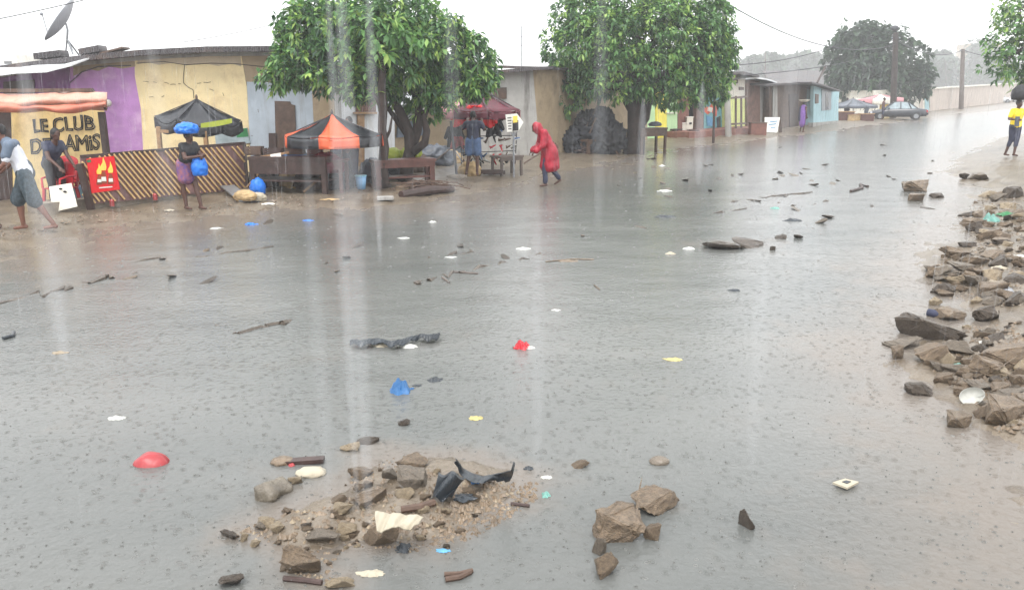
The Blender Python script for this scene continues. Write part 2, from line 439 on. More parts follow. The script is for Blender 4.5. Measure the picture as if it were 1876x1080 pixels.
# water: silt-brown, roughened by rain
wm = bpy.data.materials.new('flood_water'); wm.use_nodes = True
n = wm.node_tree; L = n.links.new; b = n.nodes['Principled BSDF']
ge = n.nodes.new('ShaderNodeNewGeometry')
at = n.nodes.new('ShaderNodeAttribute'); at.attribute_name = 'silt'
mpw = n.nodes.new('ShaderNodeMapping'); mpw.inputs['Scale'].default_value = (.12, .3, 1); mpw.inputs['Rotation'].default_value = (0, 0, -.35); L(ge.outputs['Position'], mpw.inputs[0])
t1 = n.nodes.new('ShaderNodeTexNoise'); t1.inputs['Scale'].default_value = 1.6; t1.inputs['Detail'].default_value = 6; L(mpw.outputs[0], t1.inputs['Vector'])
r1 = n.nodes.new('ShaderNodeValToRGB'); r1.color_ramp.elements[0].position = .3; r1.color_ramp.elements[1].position = .7
r1.color_ramp.elements[0].color = (.096, .101, .097, 1); r1.color_ramp.elements[1].color = (.150, .151, .143, 1); L(t1.outputs[0], r1.inputs[0])
mm = n.nodes.new('ShaderNodeMix'); mm.data_type = 'RGBA'; L(at.outputs['Fac'], mm.inputs[0]); L(r1.outputs[0], mm.inputs[6]); mm.inputs[7].default_value = (.168, .140, .116, 1)
L(mm.outputs[2], b.inputs['Base Color'])
b.inputs['Roughness'].default_value = .17; b.inputs['IOR'].default_value = 1.33
# rain rings (voronoi cells), chop, slow swell
vo = n.nodes.new('ShaderNodeTexVoronoi'); vo.inputs['Scale'].default_value = 11.0; L(ge.outputs['Position'], vo.inputs['Vector'])
ma = n.nodes.new('ShaderNodeMath'); ma.operation = 'MULTIPLY'; ma.inputs[1].default_value = 46; L(vo.outputs['Distance'], ma.inputs[0])
sn = n.nodes.new('ShaderNodeMath'); sn.operation = 'SINE'; L(ma.outputs[0], sn.inputs[0])
fa = n.nodes.new('ShaderNodeMapRange'); fa.inputs[1].default_value = .0; fa.inputs[2].default_value = .42; fa.inputs[3].default_value = 1; fa.inputs[4].default_value = 0; L(vo.outputs['Distance'], fa.inputs[0])
ml = n.nodes.new('ShaderNodeMath'); ml.operation = 'MULTIPLY'; L(sn.outputs[0], ml.inputs[0]); L(fa.outputs[0], ml.inputs[1])
b1 = n.nodes.new('ShaderNodeBump'); b1.inputs['Strength'].default_value = .4; b1.inputs['Distance'].default_value = .004; L(ml.outputs[0], b1.inputs['Height'])
t2 = n.nodes.new('ShaderNodeTexNoise'); t2.inputs['Scale'].default_value = 22; t2.inputs['Detail'].default_value = 5; L(ge.outputs['Position'], t2.inputs['Vector'])
b2 = n.nodes.new('ShaderNodeBump'); b2.inputs['Strength'].default_value = .5; b2.inputs['Distance'].default_value = .016; L(t2.outputs[0], b2.inputs['Height']); L(b1.outputs[0], b2.inputs['Normal'])
mp3 = n.nodes.new('ShaderNodeMapping'); mp3.inputs['Scale'].default_value = (.8, 1.3, 1); mp3.inputs['Rotation'].default_value = (0, 0, -.4); L(ge.outputs['Position'], mp3.inputs[0])
t3 = n.nodes.new('ShaderNodeTexNoise'); t3.inputs['Scale'].default_value = 1.2; t3.inputs['Detail'].default_value = 6; L(mp3.outputs[0], t3.inputs['Vector'])
b3 = n.nodes.new('ShaderNodeBump'); b3.inputs['Strength'].default_value = .2; b3.inputs['Distance'].default_value = .12; L(t3.outputs[0], b3.inputs['Height']); L(b2.outputs[0], b3.inputs['Normal'])
L(b3.outputs[0], b.inputs['Normal'])
silt = np.clip(sstep(-.15, -.02, GZ), 0, 1) * .8
dlf = seg_d(GX, GY, LSH); drf = -seg_d(GX, GY, RSH)
silt = np.maximum(silt, .75 * sstep(-3.0, 0, dlf) * sstep(60, 25, DD)); silt = np.maximum(silt, .8 * sstep(-1.6, .1, drf))
fan('flood_water', np.zeros_like(GZ), wm, silt)
# haze: the rain-filled air
hz = MB().box((0, 350, 12.5), (1440, 730, 27.6)).build('haze', 'paper'); hz['kind'] = 'stuff'
hm = bpy.data.materials.new('rain_haze'); hm.use_nodes = True; hn = hm.node_tree; hn.nodes.clear()
ho = hn.nodes.new('ShaderNodeOutputMaterial'); hv = hn.nodes.new('ShaderNodeVolumePrincipled')
hv.inputs['Color'].default_value = (.97, .98, 1, 1); hv.inputs['Density'].default_value = .0018; hv.inputs['Anisotropy'].default_value = .2
hn.links.new(hv.outputs[0], ho.inputs['Volume']); hz.data.materials.clear(); hz.data.materials.append(hm)
# ------------------------------------------------------------------ buildings
def body_box(parent, A, B, z0, z1, m, depth=6, inset=.12):
    """rear mass of a house so that it is a closed volume"""
    n = nrm(A, B); A = Vector((A[0], A[1], 0)) - n * inset; B = Vector((B[0], B[1], 0)) - n * inset
    f = [A + Vector((0, 0, z0)), B + Vector((0, 0, z0)), B + Vector((0, 0, z1)), A + Vector((0, 0, z1))]
    return MB().prism(f, [p - n * depth for p in f]).build('wall', m, parent)
# --- the long purple and cream house on the left
A1, B1 = gp(-200, 333), gp(613, 324)
eave = [(-200, 136), (0, 128), (70, 118), (150, 106), (260, 96), (380, 90), (520, 89), (613, 92)]
h1 = thing('house', 'long low house with purple, cream and pale blue painted front under a dark tin roof', 'house', gp(300, 328))
def ev(u):
    for (a, va), (b, vb) in zip(eave, eave[1:]):
        if a <= u <= b: return va + (vb - va) * (u - a) / (b - a)
    return eave[-1][1]
slab('wall', 'purple_shaded', h1, [(-200, 345), (-200, ev(-200)), (0, ev(0)), (128, ev(128)), (133, 345)], A1, B1, .25)['label'] = 'purple wall section beside the bar with shade put into its colour'
slab('wall', 'purple', h1, [(133, 345), (128, ev(128) + .5), (246, ev(246)), (247, 140), (258, 200), (266, 345)], A1, B1, .25, .003)['label'] = 'bright purple painted wall section'
slab('wall', 'cream', h1, [(266, 345), (258, 200), (247, 140), (246, ev(246)), (440, ev(440)), (452, 160), (462, 345)], A1, B1, .25)['label'] = 'cracked cream painted wall section'
slab('wall', 'paleblue', h1, [(462, 345), (452, 150), (571, 152), (580, 345)], A1, B1, .25, .003)['label'] = 'pale blue grey painted wall section'
slab('wall', 'beigewall', h1, [(451, 150), (440, ev(440)), (606, ev(606)), (616, 345), (580, 345), (571, 152)], A1, B1, .25)['label'] = 'bare beige wall section at the right corner'
slab('fascia', 'cement', h1, [(-200, ev(-200) + 14), (-200, ev(-200) + 1), (0, ev(0) + 1), (150, ev(150)), (260, ev(260)), (380, ev(380)), (520, ev(520)), (606, ev(606)), (606, 104), (520, 102), (380, 103), (260, 110), (150, 120), (0, 142)], A1, B1, .06, .05)
roof('roof', 'tin_dark', h1, [(-200, 128), (0, 120), (70, 111), (150, 101), (260, 91), (380, 85), (520, 84), (625, 86)], A1, B1, .6, 7, .25, .14)
n1 = nrm(A1, B1)
body_box(h1, A1, B1, 0, 2.6, 'cement', 6, .3)
# second white porch sheet over the bar
pr = roof('porch_roof', 'tin_white', h1, [(-200, 140), (0, 136), (30, 132), (84, 130), (131, 118)], A1, B1, 1.6, 1.5, .3, .04)
# roof clutter parts
for (u0, v0, u1, v1, q) in [(152, 96, 189, 89, 'tin_dark'), (190, 99, 231, 88, 'wood'), (70, 104, 118, 98, 'tin_dark')]:
    p0, p1 = on(u0, v0, A1, B1, -.6), on(u1, v1, A1, B1, -.6)
    MB().bar(p0, p1, .5, .05 if q == 'wood' else .16).build('roof_patch', q, h1)
# dark doorways in the purple section under the porch
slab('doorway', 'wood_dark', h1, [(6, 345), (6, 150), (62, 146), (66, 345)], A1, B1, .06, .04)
# pale blue section: door with open leaf and lintel
slab('door', 'wood', h1, [(507, 345), (503, 185), (531, 186), (533, 191), (540, 193), (546, 345)], A1, B1, .08, .05)
slab('door_shutter', 'wood_dark', h1, [(494, 345), (492, 244), (506, 244), (507, 345)], A1, B1, .08, .09)
# notice on cream wall
nt_ = slab('notice_panel', 'glass_pale', h1, [(396, 270), (393, 242), (453, 234), (458, 262)], A1, B1, .04, .05)
slab('panel_stripe', 'plastic_green', nt_, [(434, 252), (432, 237), (452, 234.5), (455, 250)], A1, B1, .02, .057)
# cables and cracks on the cream wall
def crack(pts, r, m='wire', nm='wall_cable'):
    P = [on(u, v, A1, B1, .012) for u, v in pts]
    MB().tube(P, r, 5).build(nm, m, h1)
crack([(250, 116), (300, 113), (340, 119), (385, 116), (430, 117), (480, 122), (500, 124)], .009)
crack([(338, 119), (336, 140), (336, 152), (345, 160), (354, 165), (355, 180)], .008)
for pts in ([(262, 149), (268, 149.5), (273, 150.5)], [(281, 150), (287, 151.5)], [(301, 151), (306, 152), (309, 153.5)], [(312, 155), (318, 154), (322, 155)], [(326, 154), (331, 153)], [(361, 153), (368, 152)], [(373, 151), (380, 151.5), (386, 150)], [(384, 163), (392, 166)], [(408, 170), (410, 176)], [(273, 178), (281, 177)], [(296, 178), (301, 175)], [(472, 200), (474, 206)], [(460, 248), (463, 249)]):
    crack(pts, .006, 'wood', 'wall_crack')
slab('damp_stain', 'damp', h1, [(252, ev(252) + 8), (440, ev(440) + 8), (442, 122), (425, 117), (400, 121), (370, 116), (340, 120), (318, 115), (290, 119), (270, 114), (252, 118)], A1, B1, .02, .004)
slab('damp_stain', 'beigewall', h1, [(134, 118), (247, 112), (248, 122), (225, 126), (200, 122), (180, 130), (160, 127), (134, 140)], A1, B1, .02, .006)
wl = MB().tube([on(128, 152, A1, B1, .1), on(150, 132, A1, B1, .05), on(180, 122, A1, B1, .05), on(240, 120, A1, B1, .05)], .014, 5).build('wall_cable', 'wire', h1)
lamp = MB().ell(on(198, 189, A1, B1, .35), (.09, .09, .1)).tube([on(198, 189, A1, B1, .0), on(198, 189, A1, B1, .3)], .03, 6).build('wall_lamp', 'plastic_white', h1, True)
# --- white annex behind the first tree
A2, B2 = gp(600, 316), gp(905, 292)
h2 = thing('house', 'whitewashed lean-to house half hidden behind the forked tree trunk', 'house', gp(700, 308))
slab('wall', 'whitewash', h2, [(604, 330), (600, 142), (722, 148), (724, 330)], A2, B2, .2)
roof('roof', 'tin_dark', h2, [(598, 140), (722, 146)], A2, B2, .4, 5, .3)
body_box(h2, A2, gp(722, 307), 0, 2.3, 'whitewash', 4.5)
f_ = slab('window', 'rust', h2, [(653, 205), (652, 180), (688, 180), (689, 205)], A2, B2, .06, .05)
slab('window_sill', 'wood_pale', h2, [(650, 209), (650, 205.3), (691, 205.3), (691, 209)], A2, B2, .14, .12)
slab('door', 'wood_pale', h2, [(655, 330), (655, 210), (668, 210), (668, 330)], A2, B2, .06, .05)
# --- yard shed (brown boards, tin roof) behind the stalls
A3, B3 = gp(724, 298), gp(896, 284)
h3 = thing('shed', 'brown board shed with patched tin roof behind the shoe stall', 'shed', gp(800, 290))
slab('wall', 'beigewall', h3, [(724, 305), (724, 205), (896, 200), (896, 298)], A3, B3, .15)
slab('tin_panel', 'tin_blue', h3, [(776, 300), (776, 263), (812, 268), (850, 262), (850, 296)], A3, B3, .05, .06)
slab('tin_panel', 'tin_light', h3, [(726, 222), (728, 196), (775, 190), (777, 216)], A3, B3, .05, .06)
slab('tin_panel', 'tin_blue', h3, [(728, 252), (730, 224), (778, 220), (778, 248)], A3, B3, .05, .09)
slab('door', 'rust', h3, [(792, 183), (790, 172), (802, 172), (803, 183)], A3, B3, .05, .16)
slab('wall_patch', 'wood', h3, [(857, 292), (856, 222), (886, 218), (888, 290)], A3, B3, .05, .04)
roof('roof', 'tin_light', h3, [(722, 196), (770, 190), (800, 187), (835, 190), (896, 196)], A3, B3, .7, 4, .9)
body_box(h3, A3, B3, 0, 1.4, 'beigewall', 3.5)
# --- cement house: front faces the viewer, beige side runs along the street
A4, B4 = gp(880, 292), gp(984, 292)
C4 = gp(1186, 262)
h4 = thing('house', 'stained grey cement house with beige side wall behind the red raincoat', 'house', gp(984, 290))
slab('wall', 'cement', h4, [(880, 298), (880, 133), (982, 127), (985, 298)], A4, B4, .25)
slab('wall', 'beigewall', h4, [(985.5, 298), (982.5, 127), (1186, 130), (1186, 272)], B4, C4, .25, .003)['label'] = 'beige plastered side wall with damp stains'
slab('window', 'wood', h4, [(904, 182), (903, 162), (928, 160), (928, 181)], A4, B4, .05, .05)
roof('roof', 'tin_dark', h4, [(872, 132), (930, 127), (1012, 121)], A4, B4, .45, 6, .2, .1)
n4 = nrm(A4, B4)
roof('eave_sheet', 'tin_dark', h4, [(990, 123), (1190, 128)], B4, C4, .3, 5, .25, .08)
MB().prism([Vector((A4.x, A4.y + .3, 0)), Vector((B4.x, B4.y + .3, 0)), Vector((C4.x, C4.y + .4, 0)), Vector((C4.x - 2, C4.y + 6, 0)), Vector((A4.x, A4.y + 7, 0))],
           [Vector((A4.x, A4.y + .3, 2.75)), Vector((B4.x, B4.y + .3, 2.75)), Vector((C4.x, C4.y + .4, 2.75)), Vector((C4.x - 2, C4.y + 6, 2.75)), Vector((A4.x, A4.y + 7, 2.75))]).build('wall', 'cement', h4)['label'] = 'rear cement wall mass'
# --- yellow / green house behind second tree
A5, B5 = gp(1160, 262), gp(1330, 246)
h5 = thing('house', 'pale green house with bright yellow door bay behind the second tree', 'house', gp(1220, 256))
slab('wall', 'palegreen', h5, [(1160, 270), (1160, 132), (1199, 132), (1201, 270)], A5, B5, .2)
slab('wall', 'yellow_paint', h5, [(1201, 270), (1199, 132), (1221, 132), (1222, 265)], A5, B5, .2, .003)['label'] = 'bright yellow wall bay'
slab('wall', 'palegreen', h5, [(1222, 265), (1221, 132), (1241, 133), (1242, 262)], A5, B5, .2)
slab('door', 'yellow_paint', h5, [(1203, 258), (1202, 184), (1219, 184), (1220, 257)], A5, B5, .05, .04)
slab('ledge', 'offwhite', h5, [(1222.5, 208), (1222.5, 206), (1241, 206), (1241, 208)], A5, B5, .1, .1)
roof('roof', 'tin_light', h5, [(1150, 131), (1245, 131)], A5, B5, .5, 5, .3)
body_box(h5, A5, gp(1241, 254), 0, 2.2, 'palegreen', 5)
# --- brown shop with recess
h6 = thing('shop', 'brown shop front with dark recessed doorway beside the mural kiosk', 'shop', gp(1265, 252))
slab('wall', 'redplinth', h6, [(1243, 262), (1242, 138), (1262, 138), (1262, 258)], A5, B5, .2, .05)
slab('doorway', 'glass_dark', h6, [(1262, 258), (1262, 180), (1276, 180), (1276, 256)], A5, B5, .2, -.3)
slab('wall', 'rust', h6, [(1276, 256), (1276, 138), (1290, 138), (1290, 255)], A5, B5, .2, .05)
slab('wall', 'rust', h6, [(1262.2, 180), (1262.2, 138), (1275.8, 138), (1275.8, 180)], A5, B5, .2, .05)['label'] = 'rusty panel over the doorway'
roof('roof', 'tin_dark', h6, [(1238, 138), (1294, 138)], A5, B5, .6, 4, .3)
# --- mural kiosk
h7 = thing('kiosk', 'turquoise kiosk painted with an orange mural beside the grey utility pole', 'kiosk', gp(1310, 250))
slab('wall', 'teal_paint', h7, [(1290, 255), (1290, 172), (1331, 172), (1331, 250)], A5, B5, .2, .08)
mu = 'flame'
pnt = mk('mural_orange', C(214, 92, 62), .6, .25, 6, bump=0)
slab('mural_shape', 'mural_orange', h7, [(1291, 205), (1291, 192), (1298, 198), (1304, 190), (1310, 186), (1322, 187), (1327, 196), (1322, 206), (1314, 214), (1308, 212), (1304, 204), (1297, 210)], A5, B5, .02, .095)
slab('mural_shape', 'offwhite', h7, [(1296, 203), (1298, 195), (1306, 198), (1304, 206)], A5, B5, .02, .11)
slab('mural_shape', 'ink_blue', h7, [(1296, 230), (1294, 212), (1304, 214), (1308, 232)], A5, B5, .02, .11)
slab('door', 'glass_dark', h7, [(1315, 250), (1313, 216), (1320, 212), (1321, 250)], A5, B5, .03, .11)
roof('roof', 'tin_dark', h7, [(1286, 170), (1334, 170)], A5, B5, .5, 3, .2)
body_box(h7, gp(1290, 250), gp(1330, 246.5), 0, 2.0, 'teal_paint', 2.5, .0)
# --- white / lime house with dark overhanging roof
A8, B8 = gp(1330, 247), gp(1372, 242)
h8 = thing('house', 'narrow white house with lime lower wall and dark overhanging roof', 'house', gp(1350, 246))
slab('wall', 'offwhite', h8, [(1328, 181), (1328, 134), (1367, 136), (1368, 181)], A8, B8, .2)
slab('wall', 'limewall', h8, [(1328, 250), (1328, 181.2), (1368, 181.2), (1369, 246)], A8, B8, .2)['label'] = 'lime yellow lower wall'
slab('window', 'wood_dark', h8, [(1345, 153), (1345, 145.5), (1352, 146), (1352, 153)], A8, B8, .05, .04)
slab('sign_panel', 'wood', h8, [(1355, 165), (1355, 159), (1363, 160), (1363, 165)], A8, B8, .05, .06)
roof('roof', 'tin_dark', h8, [(1330, 132), (1362, 131), (1391, 138)], A8, B8, .8, 6, .3, .12)
body_box(h8, A8, B8, 0, 3.1, 'offwhite', 5)
fr = MB()
for (a, b_, c, d) in [(1348, 240, 1348, 176), (1358, 240, 1358, 178), (1329, 181, 1367, 177), (1330, 228, 1366, 226)]:
    fr.bar(on(a, b_, A8, B8, 1.0), on(c, d, A8, B8, 1.0), .09)
fr.build('stall_frame', 'wood', h8)
# --- brown panel hut with white roof
A9, B9 = gp(1369, 243), gp(1414, 239)
h9 = thing('hut', 'brown panel hut under a white tin roof sheet', 'hut', gp(1390, 242))
slab('wall', 'rust', h9, [(1369, 247), (1368, 146), (1392, 148), (1393, 246)], A9, B9, .2)
slab('wall', 'cement', h9, [(1393, 246), (1392, 148), (1412, 149), (1414, 243)], A9, B9, .2)['label'] = 'grey cement wall section'
roof('roof', 'tin_white', h9, [(1366, 143), (1384, 141), (1405, 144), (1424, 150)], A9, B9, .6, 5, .2, .08)
body_box(h9, A9, B9, 0, 2.9, 'cement', 4.5)
# --- dark plank shack
A10, B10 = gp(1408, 241), gp(1492, 233)
h10 = thing('shack', 'long dark brown plank shack beside the light blue house', 'shack', gp(1450, 237))
slab('wall', 'wood', h10, [(1410, 246), (1409, 156), (1490, 155), (1490, 236)], A10, B10, .2)
slab('door', 'wood_dark', h10, [(1447, 240), (1446, 172), (1462, 172), (1463, 239)], A10, B10, .05, .04)
slab('wall_post', 'cement', h10, [(1417, 246), (1416, 158), (1424, 158), (1425, 246)], A10, B10, .08, .07)
slab('shutter', 'tin_blue', h10, [(1478, 205), (1478, 186), (1489, 184), (1489, 204)], A10, B10, .05, .06)
slab('plinth', 'conc', h10, [(1440, 244), (1440, 236), (1491, 228), (1491, 236)], A10, B10, .4, .35)
roof('roof', 'tin_dark', h10, [(1404, 155), (1440, 152), (1493, 151)], A10, B10, .5, 6, .5, .1)
body_box(h10, A10, B10, 0, 2.4, 'wood', 5)
# --- light blue house
A11, B11 = gp(1489, 235), gp(1536, 228)
h11 = thing('house', 'light blue house with shuttered window and leaning roof post', 'house', gp(1512, 232))
slab('wall', 'lightblue', h11, [(1490, 234), (1491, 152), (1536, 165), (1536, 229)], A11, B11, .2)
slab('plinth', 'cement', h11, [(1489, 238), (1489, 225), (1536, 221), (1536, 231)], A11, B11, .3, .06)
w_ = slab('window', 'metal_grey', h11, [(1506, 203), (1506, 163), (1523, 165), (1523, 201)], A11, B11, .05, .04)
slab('pane', 'glass_dark', w_, [(1513, 201), (1513, 168), (1518, 168.5), (1518, 200)], A11, B11, .03, .055)
slab('door', 'wood', h11, [(1494, 190), (1494, 172), (1500, 173), (1500, 189)], A11, B11, .05, .04)
roof('roof', 'tin_dark', h11, [(1488, 150), (1510, 155), (1540, 165)], A11, B11, .5, 6, .0, .1)
body_box(h11, A11, B11, 0, 2.3, 'lightblue', 5)
MB().bar(on(1497, 152, A11, B11, -1), on(1513, 121, A11, B11, -1), .1).build('roof_post', 'wood_dark', h11)
# --- raised red-brown kerb along the shops
kb = MB()
q0, q1 = gp(1262, 258), gp(1400, 246)
nk = nrm(q0, q1)
kb.prism([q0 + Vector((0, 0, -.1)), q1 + Vector((0, 0, -.1)), q1 + Vector((0, 0, .4)), q0 + Vector((0, 0, .4))], [p - nk * 1.6 for p in (q0 + Vector((0, 0, -.1)), q1 + Vector((0, 0, -.1)), q1 + Vector((0, 0, .4)), q0 + Vector((0, 0, .4)))])
tag(kb.build('terrace', 'redplinth', loc=q0), 'raised red-brown terrace edge in front of the small shops', 'terrace')
# --- far white building, long wall, far blocks
A12, B12 = gp(1600, 211), gp(1702, 206)
h12 = thing('building', 'white building with a row of small dark windows behind the parked dark car', 'building', gp(1660, 208))
slab('wall', 'offwhite', h12, [(1600, 213), (1600, 166), (1703, 160), (1703, 207)], A12, B12, .3)
for k in range(4):
    u = 1667 + k * 8.5
    slab('window', 'glass_dark', h12, [(u, 174), (u, 169), (u + 4.5, 168.7), (u + 4.5, 173.7)], A12, B12, .05, .03)
slab('door', 'lightblue', h12, [(1695, 207), (1695, 172), (1702, 172), (1702, 206.5)], A12, B12, .05, .05)
slab('wall_panel', 'pinkish', h12, [(1684, 206), (1684, 176), (1691, 176), (1691, 206)], A12, B12, .05, .03)
body_box(h12, A12, B12, 0, 2.2, 'offwhite', 8)
A13, B13 = gp(1703, 206), gp(1880, 185)
wl13 = thing('boundary_wall', 'long beige boundary wall with pale coping at the far end of the road', 'wall', gp(1770, 197))
slab('wall', 'pinkish', wl13, [(1704, 207), (1703, 164), (1842, 155), (1900, 152), (1900, 184), (1842, 189)], A13, B13, .35)
slab('coping', 'offwhite', wl13, [(1703, 164), (1703, 161.5), (1842, 153), (1900, 150), (1900, 152), (1842, 155)], A13, B13, .6, .12)
def far_block(name, label, cat, u0, v0, u1, v1, y, m, win=None, roofm=None, depth=10):
    P, Q = atd(u0, v0, y), atd(u1, v1, y)
    x0, x1, z1 = P.x, Q.x, P.z
    t = thing(name, label, cat, (x0, y, 0))
    MB().box(((x0 + x1) / 2, y + depth / 2, (z1 - .3) / 2), (x1 - x0, depth, z1 + .3)).build('wall', m, t)
    if roofm:
        mb = MB(); zc = z1 + .05
        mb.prism([Vector((x0 - .4, y - .5, zc - .1)), Vector((x1 + .4, y - .5, zc - .1)), Vector((x1 + .4, y + depth / 2, zc + roofm[1])), Vector((x0 - .4, y + depth / 2, zc + roofm[1]))],
                 [Vector((x0 - .4, y - .5, zc)), Vector((x1 + .4, y - .5, zc)), Vector((x1 + .4, y + depth / 2, zc + roofm[1] + .1)), Vector((x0 - .4, y + depth / 2, zc + roofm[1] + .1))])
        mb.build('roof', roofm[0], t)
    if win:
        nx, nz = win
        for i in range(nx):
            for k in range(nz):
                cx = x0 + (x1 - x0) * (i + .5) / nx; cz = z1 * (k + .55) / nz
                MB().box((cx, y + .02, cz), ((x1 - x0) / nx * .4, .1, z1 / nz * .42)).build('window', 'glass_dark', t)
    return t
far_block('building', 'large hazy building with broad grey roof behind the plank shack', 'building', 1425, 163, 1545, 163, 125, 'cement', None, ('tin_dark', 2.6), 14)
far_block('building', 'hazy multi storey beige block beyond the boundary wall', 'building', 1738, 104, 1792, 104, 300, 'pinkish', (4, 2))
far_block('building', 'tall hazy beige block among trees in the far right', 'building', 1778, 80, 1836, 80, 340, 'beigewall', (4, 3))
far_block('building', 'pale hazy block peeking over the roof at the far left', 'building', -40, 100, 30, 100, 140, 'offwhite', (2, 2))
# ------------------------------------------------------------------ trees
def leafmat(name, c0, c1, c2):
    m = bpy.data.materials.new(name); m.use_nodes = True; n = m.node_tree; L = n.links.new; b = n.nodes['Principled BSDF']
    a = n.nodes.new('ShaderNodeAttribute'); a.attribute_name = 'tone'
    r = n.nodes.new('ShaderNodeValToRGB'); r.color_ramp.elements[0].color = c0; r.color_ramp.elements[1].color = c2
    e = r.color_ramp.elements.new(.55); e.color = c1
    L(a.outputs['Fac'], r.inputs[0]); L(r.outputs[0], b.inputs['Base Color']); b.inputs['Roughness'].default_value = .5
    tr = n.nodes.new('ShaderNodeBsdfTranslucent'); L(r.outputs[0], tr.inputs[0])
    ms = n.nodes.new('ShaderNodeMixShader'); ms.inputs[0].default_value = .3
    L(b.outputs[0], ms.inputs[1]); L(tr.outputs[0], ms.inputs[2]); L(ms.outputs[0], n.nodes['Material Output'].inputs[0])
    M[name] = m
leafmat('leaf', (.026, .072, .032, 1), (.13, .29, .08, 1), (.40, .56, .13, 1))
leafmat('leaf_far', (.02, .045, .025, 1), (.035, .075, .035, 1), (.06, .11, .05, 1))
def leaves(name, m, parent, centres, axes, per, ln, wd, droop, rng, tone0=None):
    nc = len(centres); N = nc * per
    c = np.repeat(np.asarray(centres), per, 0); ax = np.repeat(np.asarray(axes), per, 0)
    r = rng.normal(size=(N, 3)); r -= ax * (r * ax).sum(1, keepdims=True) * .8
    r /= np.linalg.norm(r, axis=1, keepdims=True) + 1e-9
    d = r + ax * rng.uniform(.1, .8, (N, 1)); d[:, 2] -= droop * rng.uniform(.4, 1.3, N)
    d /= np.linalg.norm(d, axis=1, keepdims=True)
    up = np.array([0, 0, 1.0]) + rng.normal(size=(N, 3)) * .35
    s = np.cross(d, up); s /= np.linalg.norm(s, axis=1, keepdims=True) + 1e-9
    nn = np.cross(s, d)
    l = ln * rng.uniform(.65, 1.25, (N, 1)); wv = wd * rng.uniform(.75, 1.25, (N, 1))
    o = c + ax * rng.uniform(-.12, .12, (N, 1)) + d * .03
    mid = o + d * l * .55 - nn * wv * .16; tip = o + d * l; tip[:, 2] -= l[:, 0] * .22
    V = np.stack([o, mid + s * wv * .5 + nn * wv * .16, tip, mid - s * wv * .5 + nn * wv * .16, mid], 1).reshape(-1, 3)
    k = np.arange(N) * 5
    Q = np.stack([k, k + 1, k + 2, k + 4, k, k + 4, k + 2, k + 3], -1).reshape(-1, 4)
    V = V - np.array(ORG[parent.name])
    me = bpy.data.meshes.new(name); me.vertices.add(len(V)); me.vertices.foreach_set('co', V.astype(np.float32).ravel())
    me.loops.add(Q.size); me.loops.foreach_set('vertex_index', Q.astype(np.int32).ravel())
    me.polygons.add(len(Q)); me.polygons.foreach_set('loop_start', np.arange(0, Q.size, 4, dtype=np.int32)); me.update(calc_edges=True)
    tn = np.repeat(rng.uniform(0, 1, nc) ** 1.4 * .8, per) + rng.normal(0, .14, N) + .08
    at = me.attributes.new('tone', 'FLOAT', 'POINT'); at.data.foreach_set('value', np.repeat(np.clip(tn, 0, 1), 5).astype(np.float32))
    return link(name, me, m, parent)
def limb(mb, p0, p1, r0, r1, rng, wob=.12, n=7):
    p0, p1 = Vector(p0), Vector(p1); L = (p1 - p0).length; pts, rr = [], []
    for i in range(n + 1):
        t = i / n; q = p0.lerp(p1, t)
        if 0 < i < n: q += Vector(rng.normal(size=3)) * wob * L * .25
        q.z += math.sin(t * PI) * L * .06
        pts.append(q); rr.append(r0 + (r1 - r0) * t)
    mb.tube(pts, rr, 8); return pts
def tree(label, base, lobes, trunk, ln, wd, ncl, per, droop, seed, mleaf='leaf', zs=.9, group=None, limbs=True, ry=None, forks=None, fill=.55):
    """lobes: (u, v, ru, rv, dy) photo pixels at the trunk's distance + dy metres"""
    rng = np.random.default_rng(seed)
    t = thing('tree', label, 'tree', base, group)
    cs, axs = [], []; k = pxm(base); y0 = base[1]
    tot = sum(l[2] * l[3] for l in lobes); ctr = []
    for (u, v, ru, rv, dy) in lobes:
        c = np.array(atd(u, v, y0 + dy)); ctr.append(c)
        rx, rz = ru * k, rv * k; rd = ry or (rx + rz) / 2
        m = int(ncl * ru * rv / tot)
        d = rng.normal(size=(m, 3)); d /= np.linalg.norm(d, axis=1, keepdims=True)
        f = rng.uniform(fill, 1.0, (m, 1)) ** .7 * (1 + .16 * np.sin(d[:, :1] * 5 + seed) * np.cos(d[:, 2:] * 6))
        p = c + d * f * np.array([rx, rd, rz])
        cs.append(p); a = d + np.array([0, 0, .45]); axs.append(a / np.linalg.norm(a, axis=1, keepdims=True))
    cs = np.concatenate(cs); axs = np.concatenate(axs)
    leaves('crown', mleaf, t, cs, axs, per, ln, wd, droop, rng)
    tb = MB(); b = Vector(base)
    for (pts, rad) in trunk: tb.tube(pts, rad, 12)
    tops = [Vector(p[0][-1]) for p in trunk]
    if limbs:
        for c in ctr:
            s = min(tops, key=lambda q: (q - Vector(c)).length)
            e = s.lerp(Vector(c), .9); rr = trunk[0][1][-1]
            P = limb(tb, s, e, rr * .75, rr * .22, rng)
            for q in P[3:]:
                for _ in range(2):
                    j = cs[rng.integers(len(cs))]
                    best = min((cs[rng.integers(len(cs))] for _ in range(25)), key=lambda w_: np.linalg.norm(w_ - np.array(q)))
                    limb(tb, q, best, rr * .2, rr * .06, rng, n=4)
    tb.build('trunk', 'bark', t, True)
    return t
def tp(u, v, y): return atd(u, v, y)
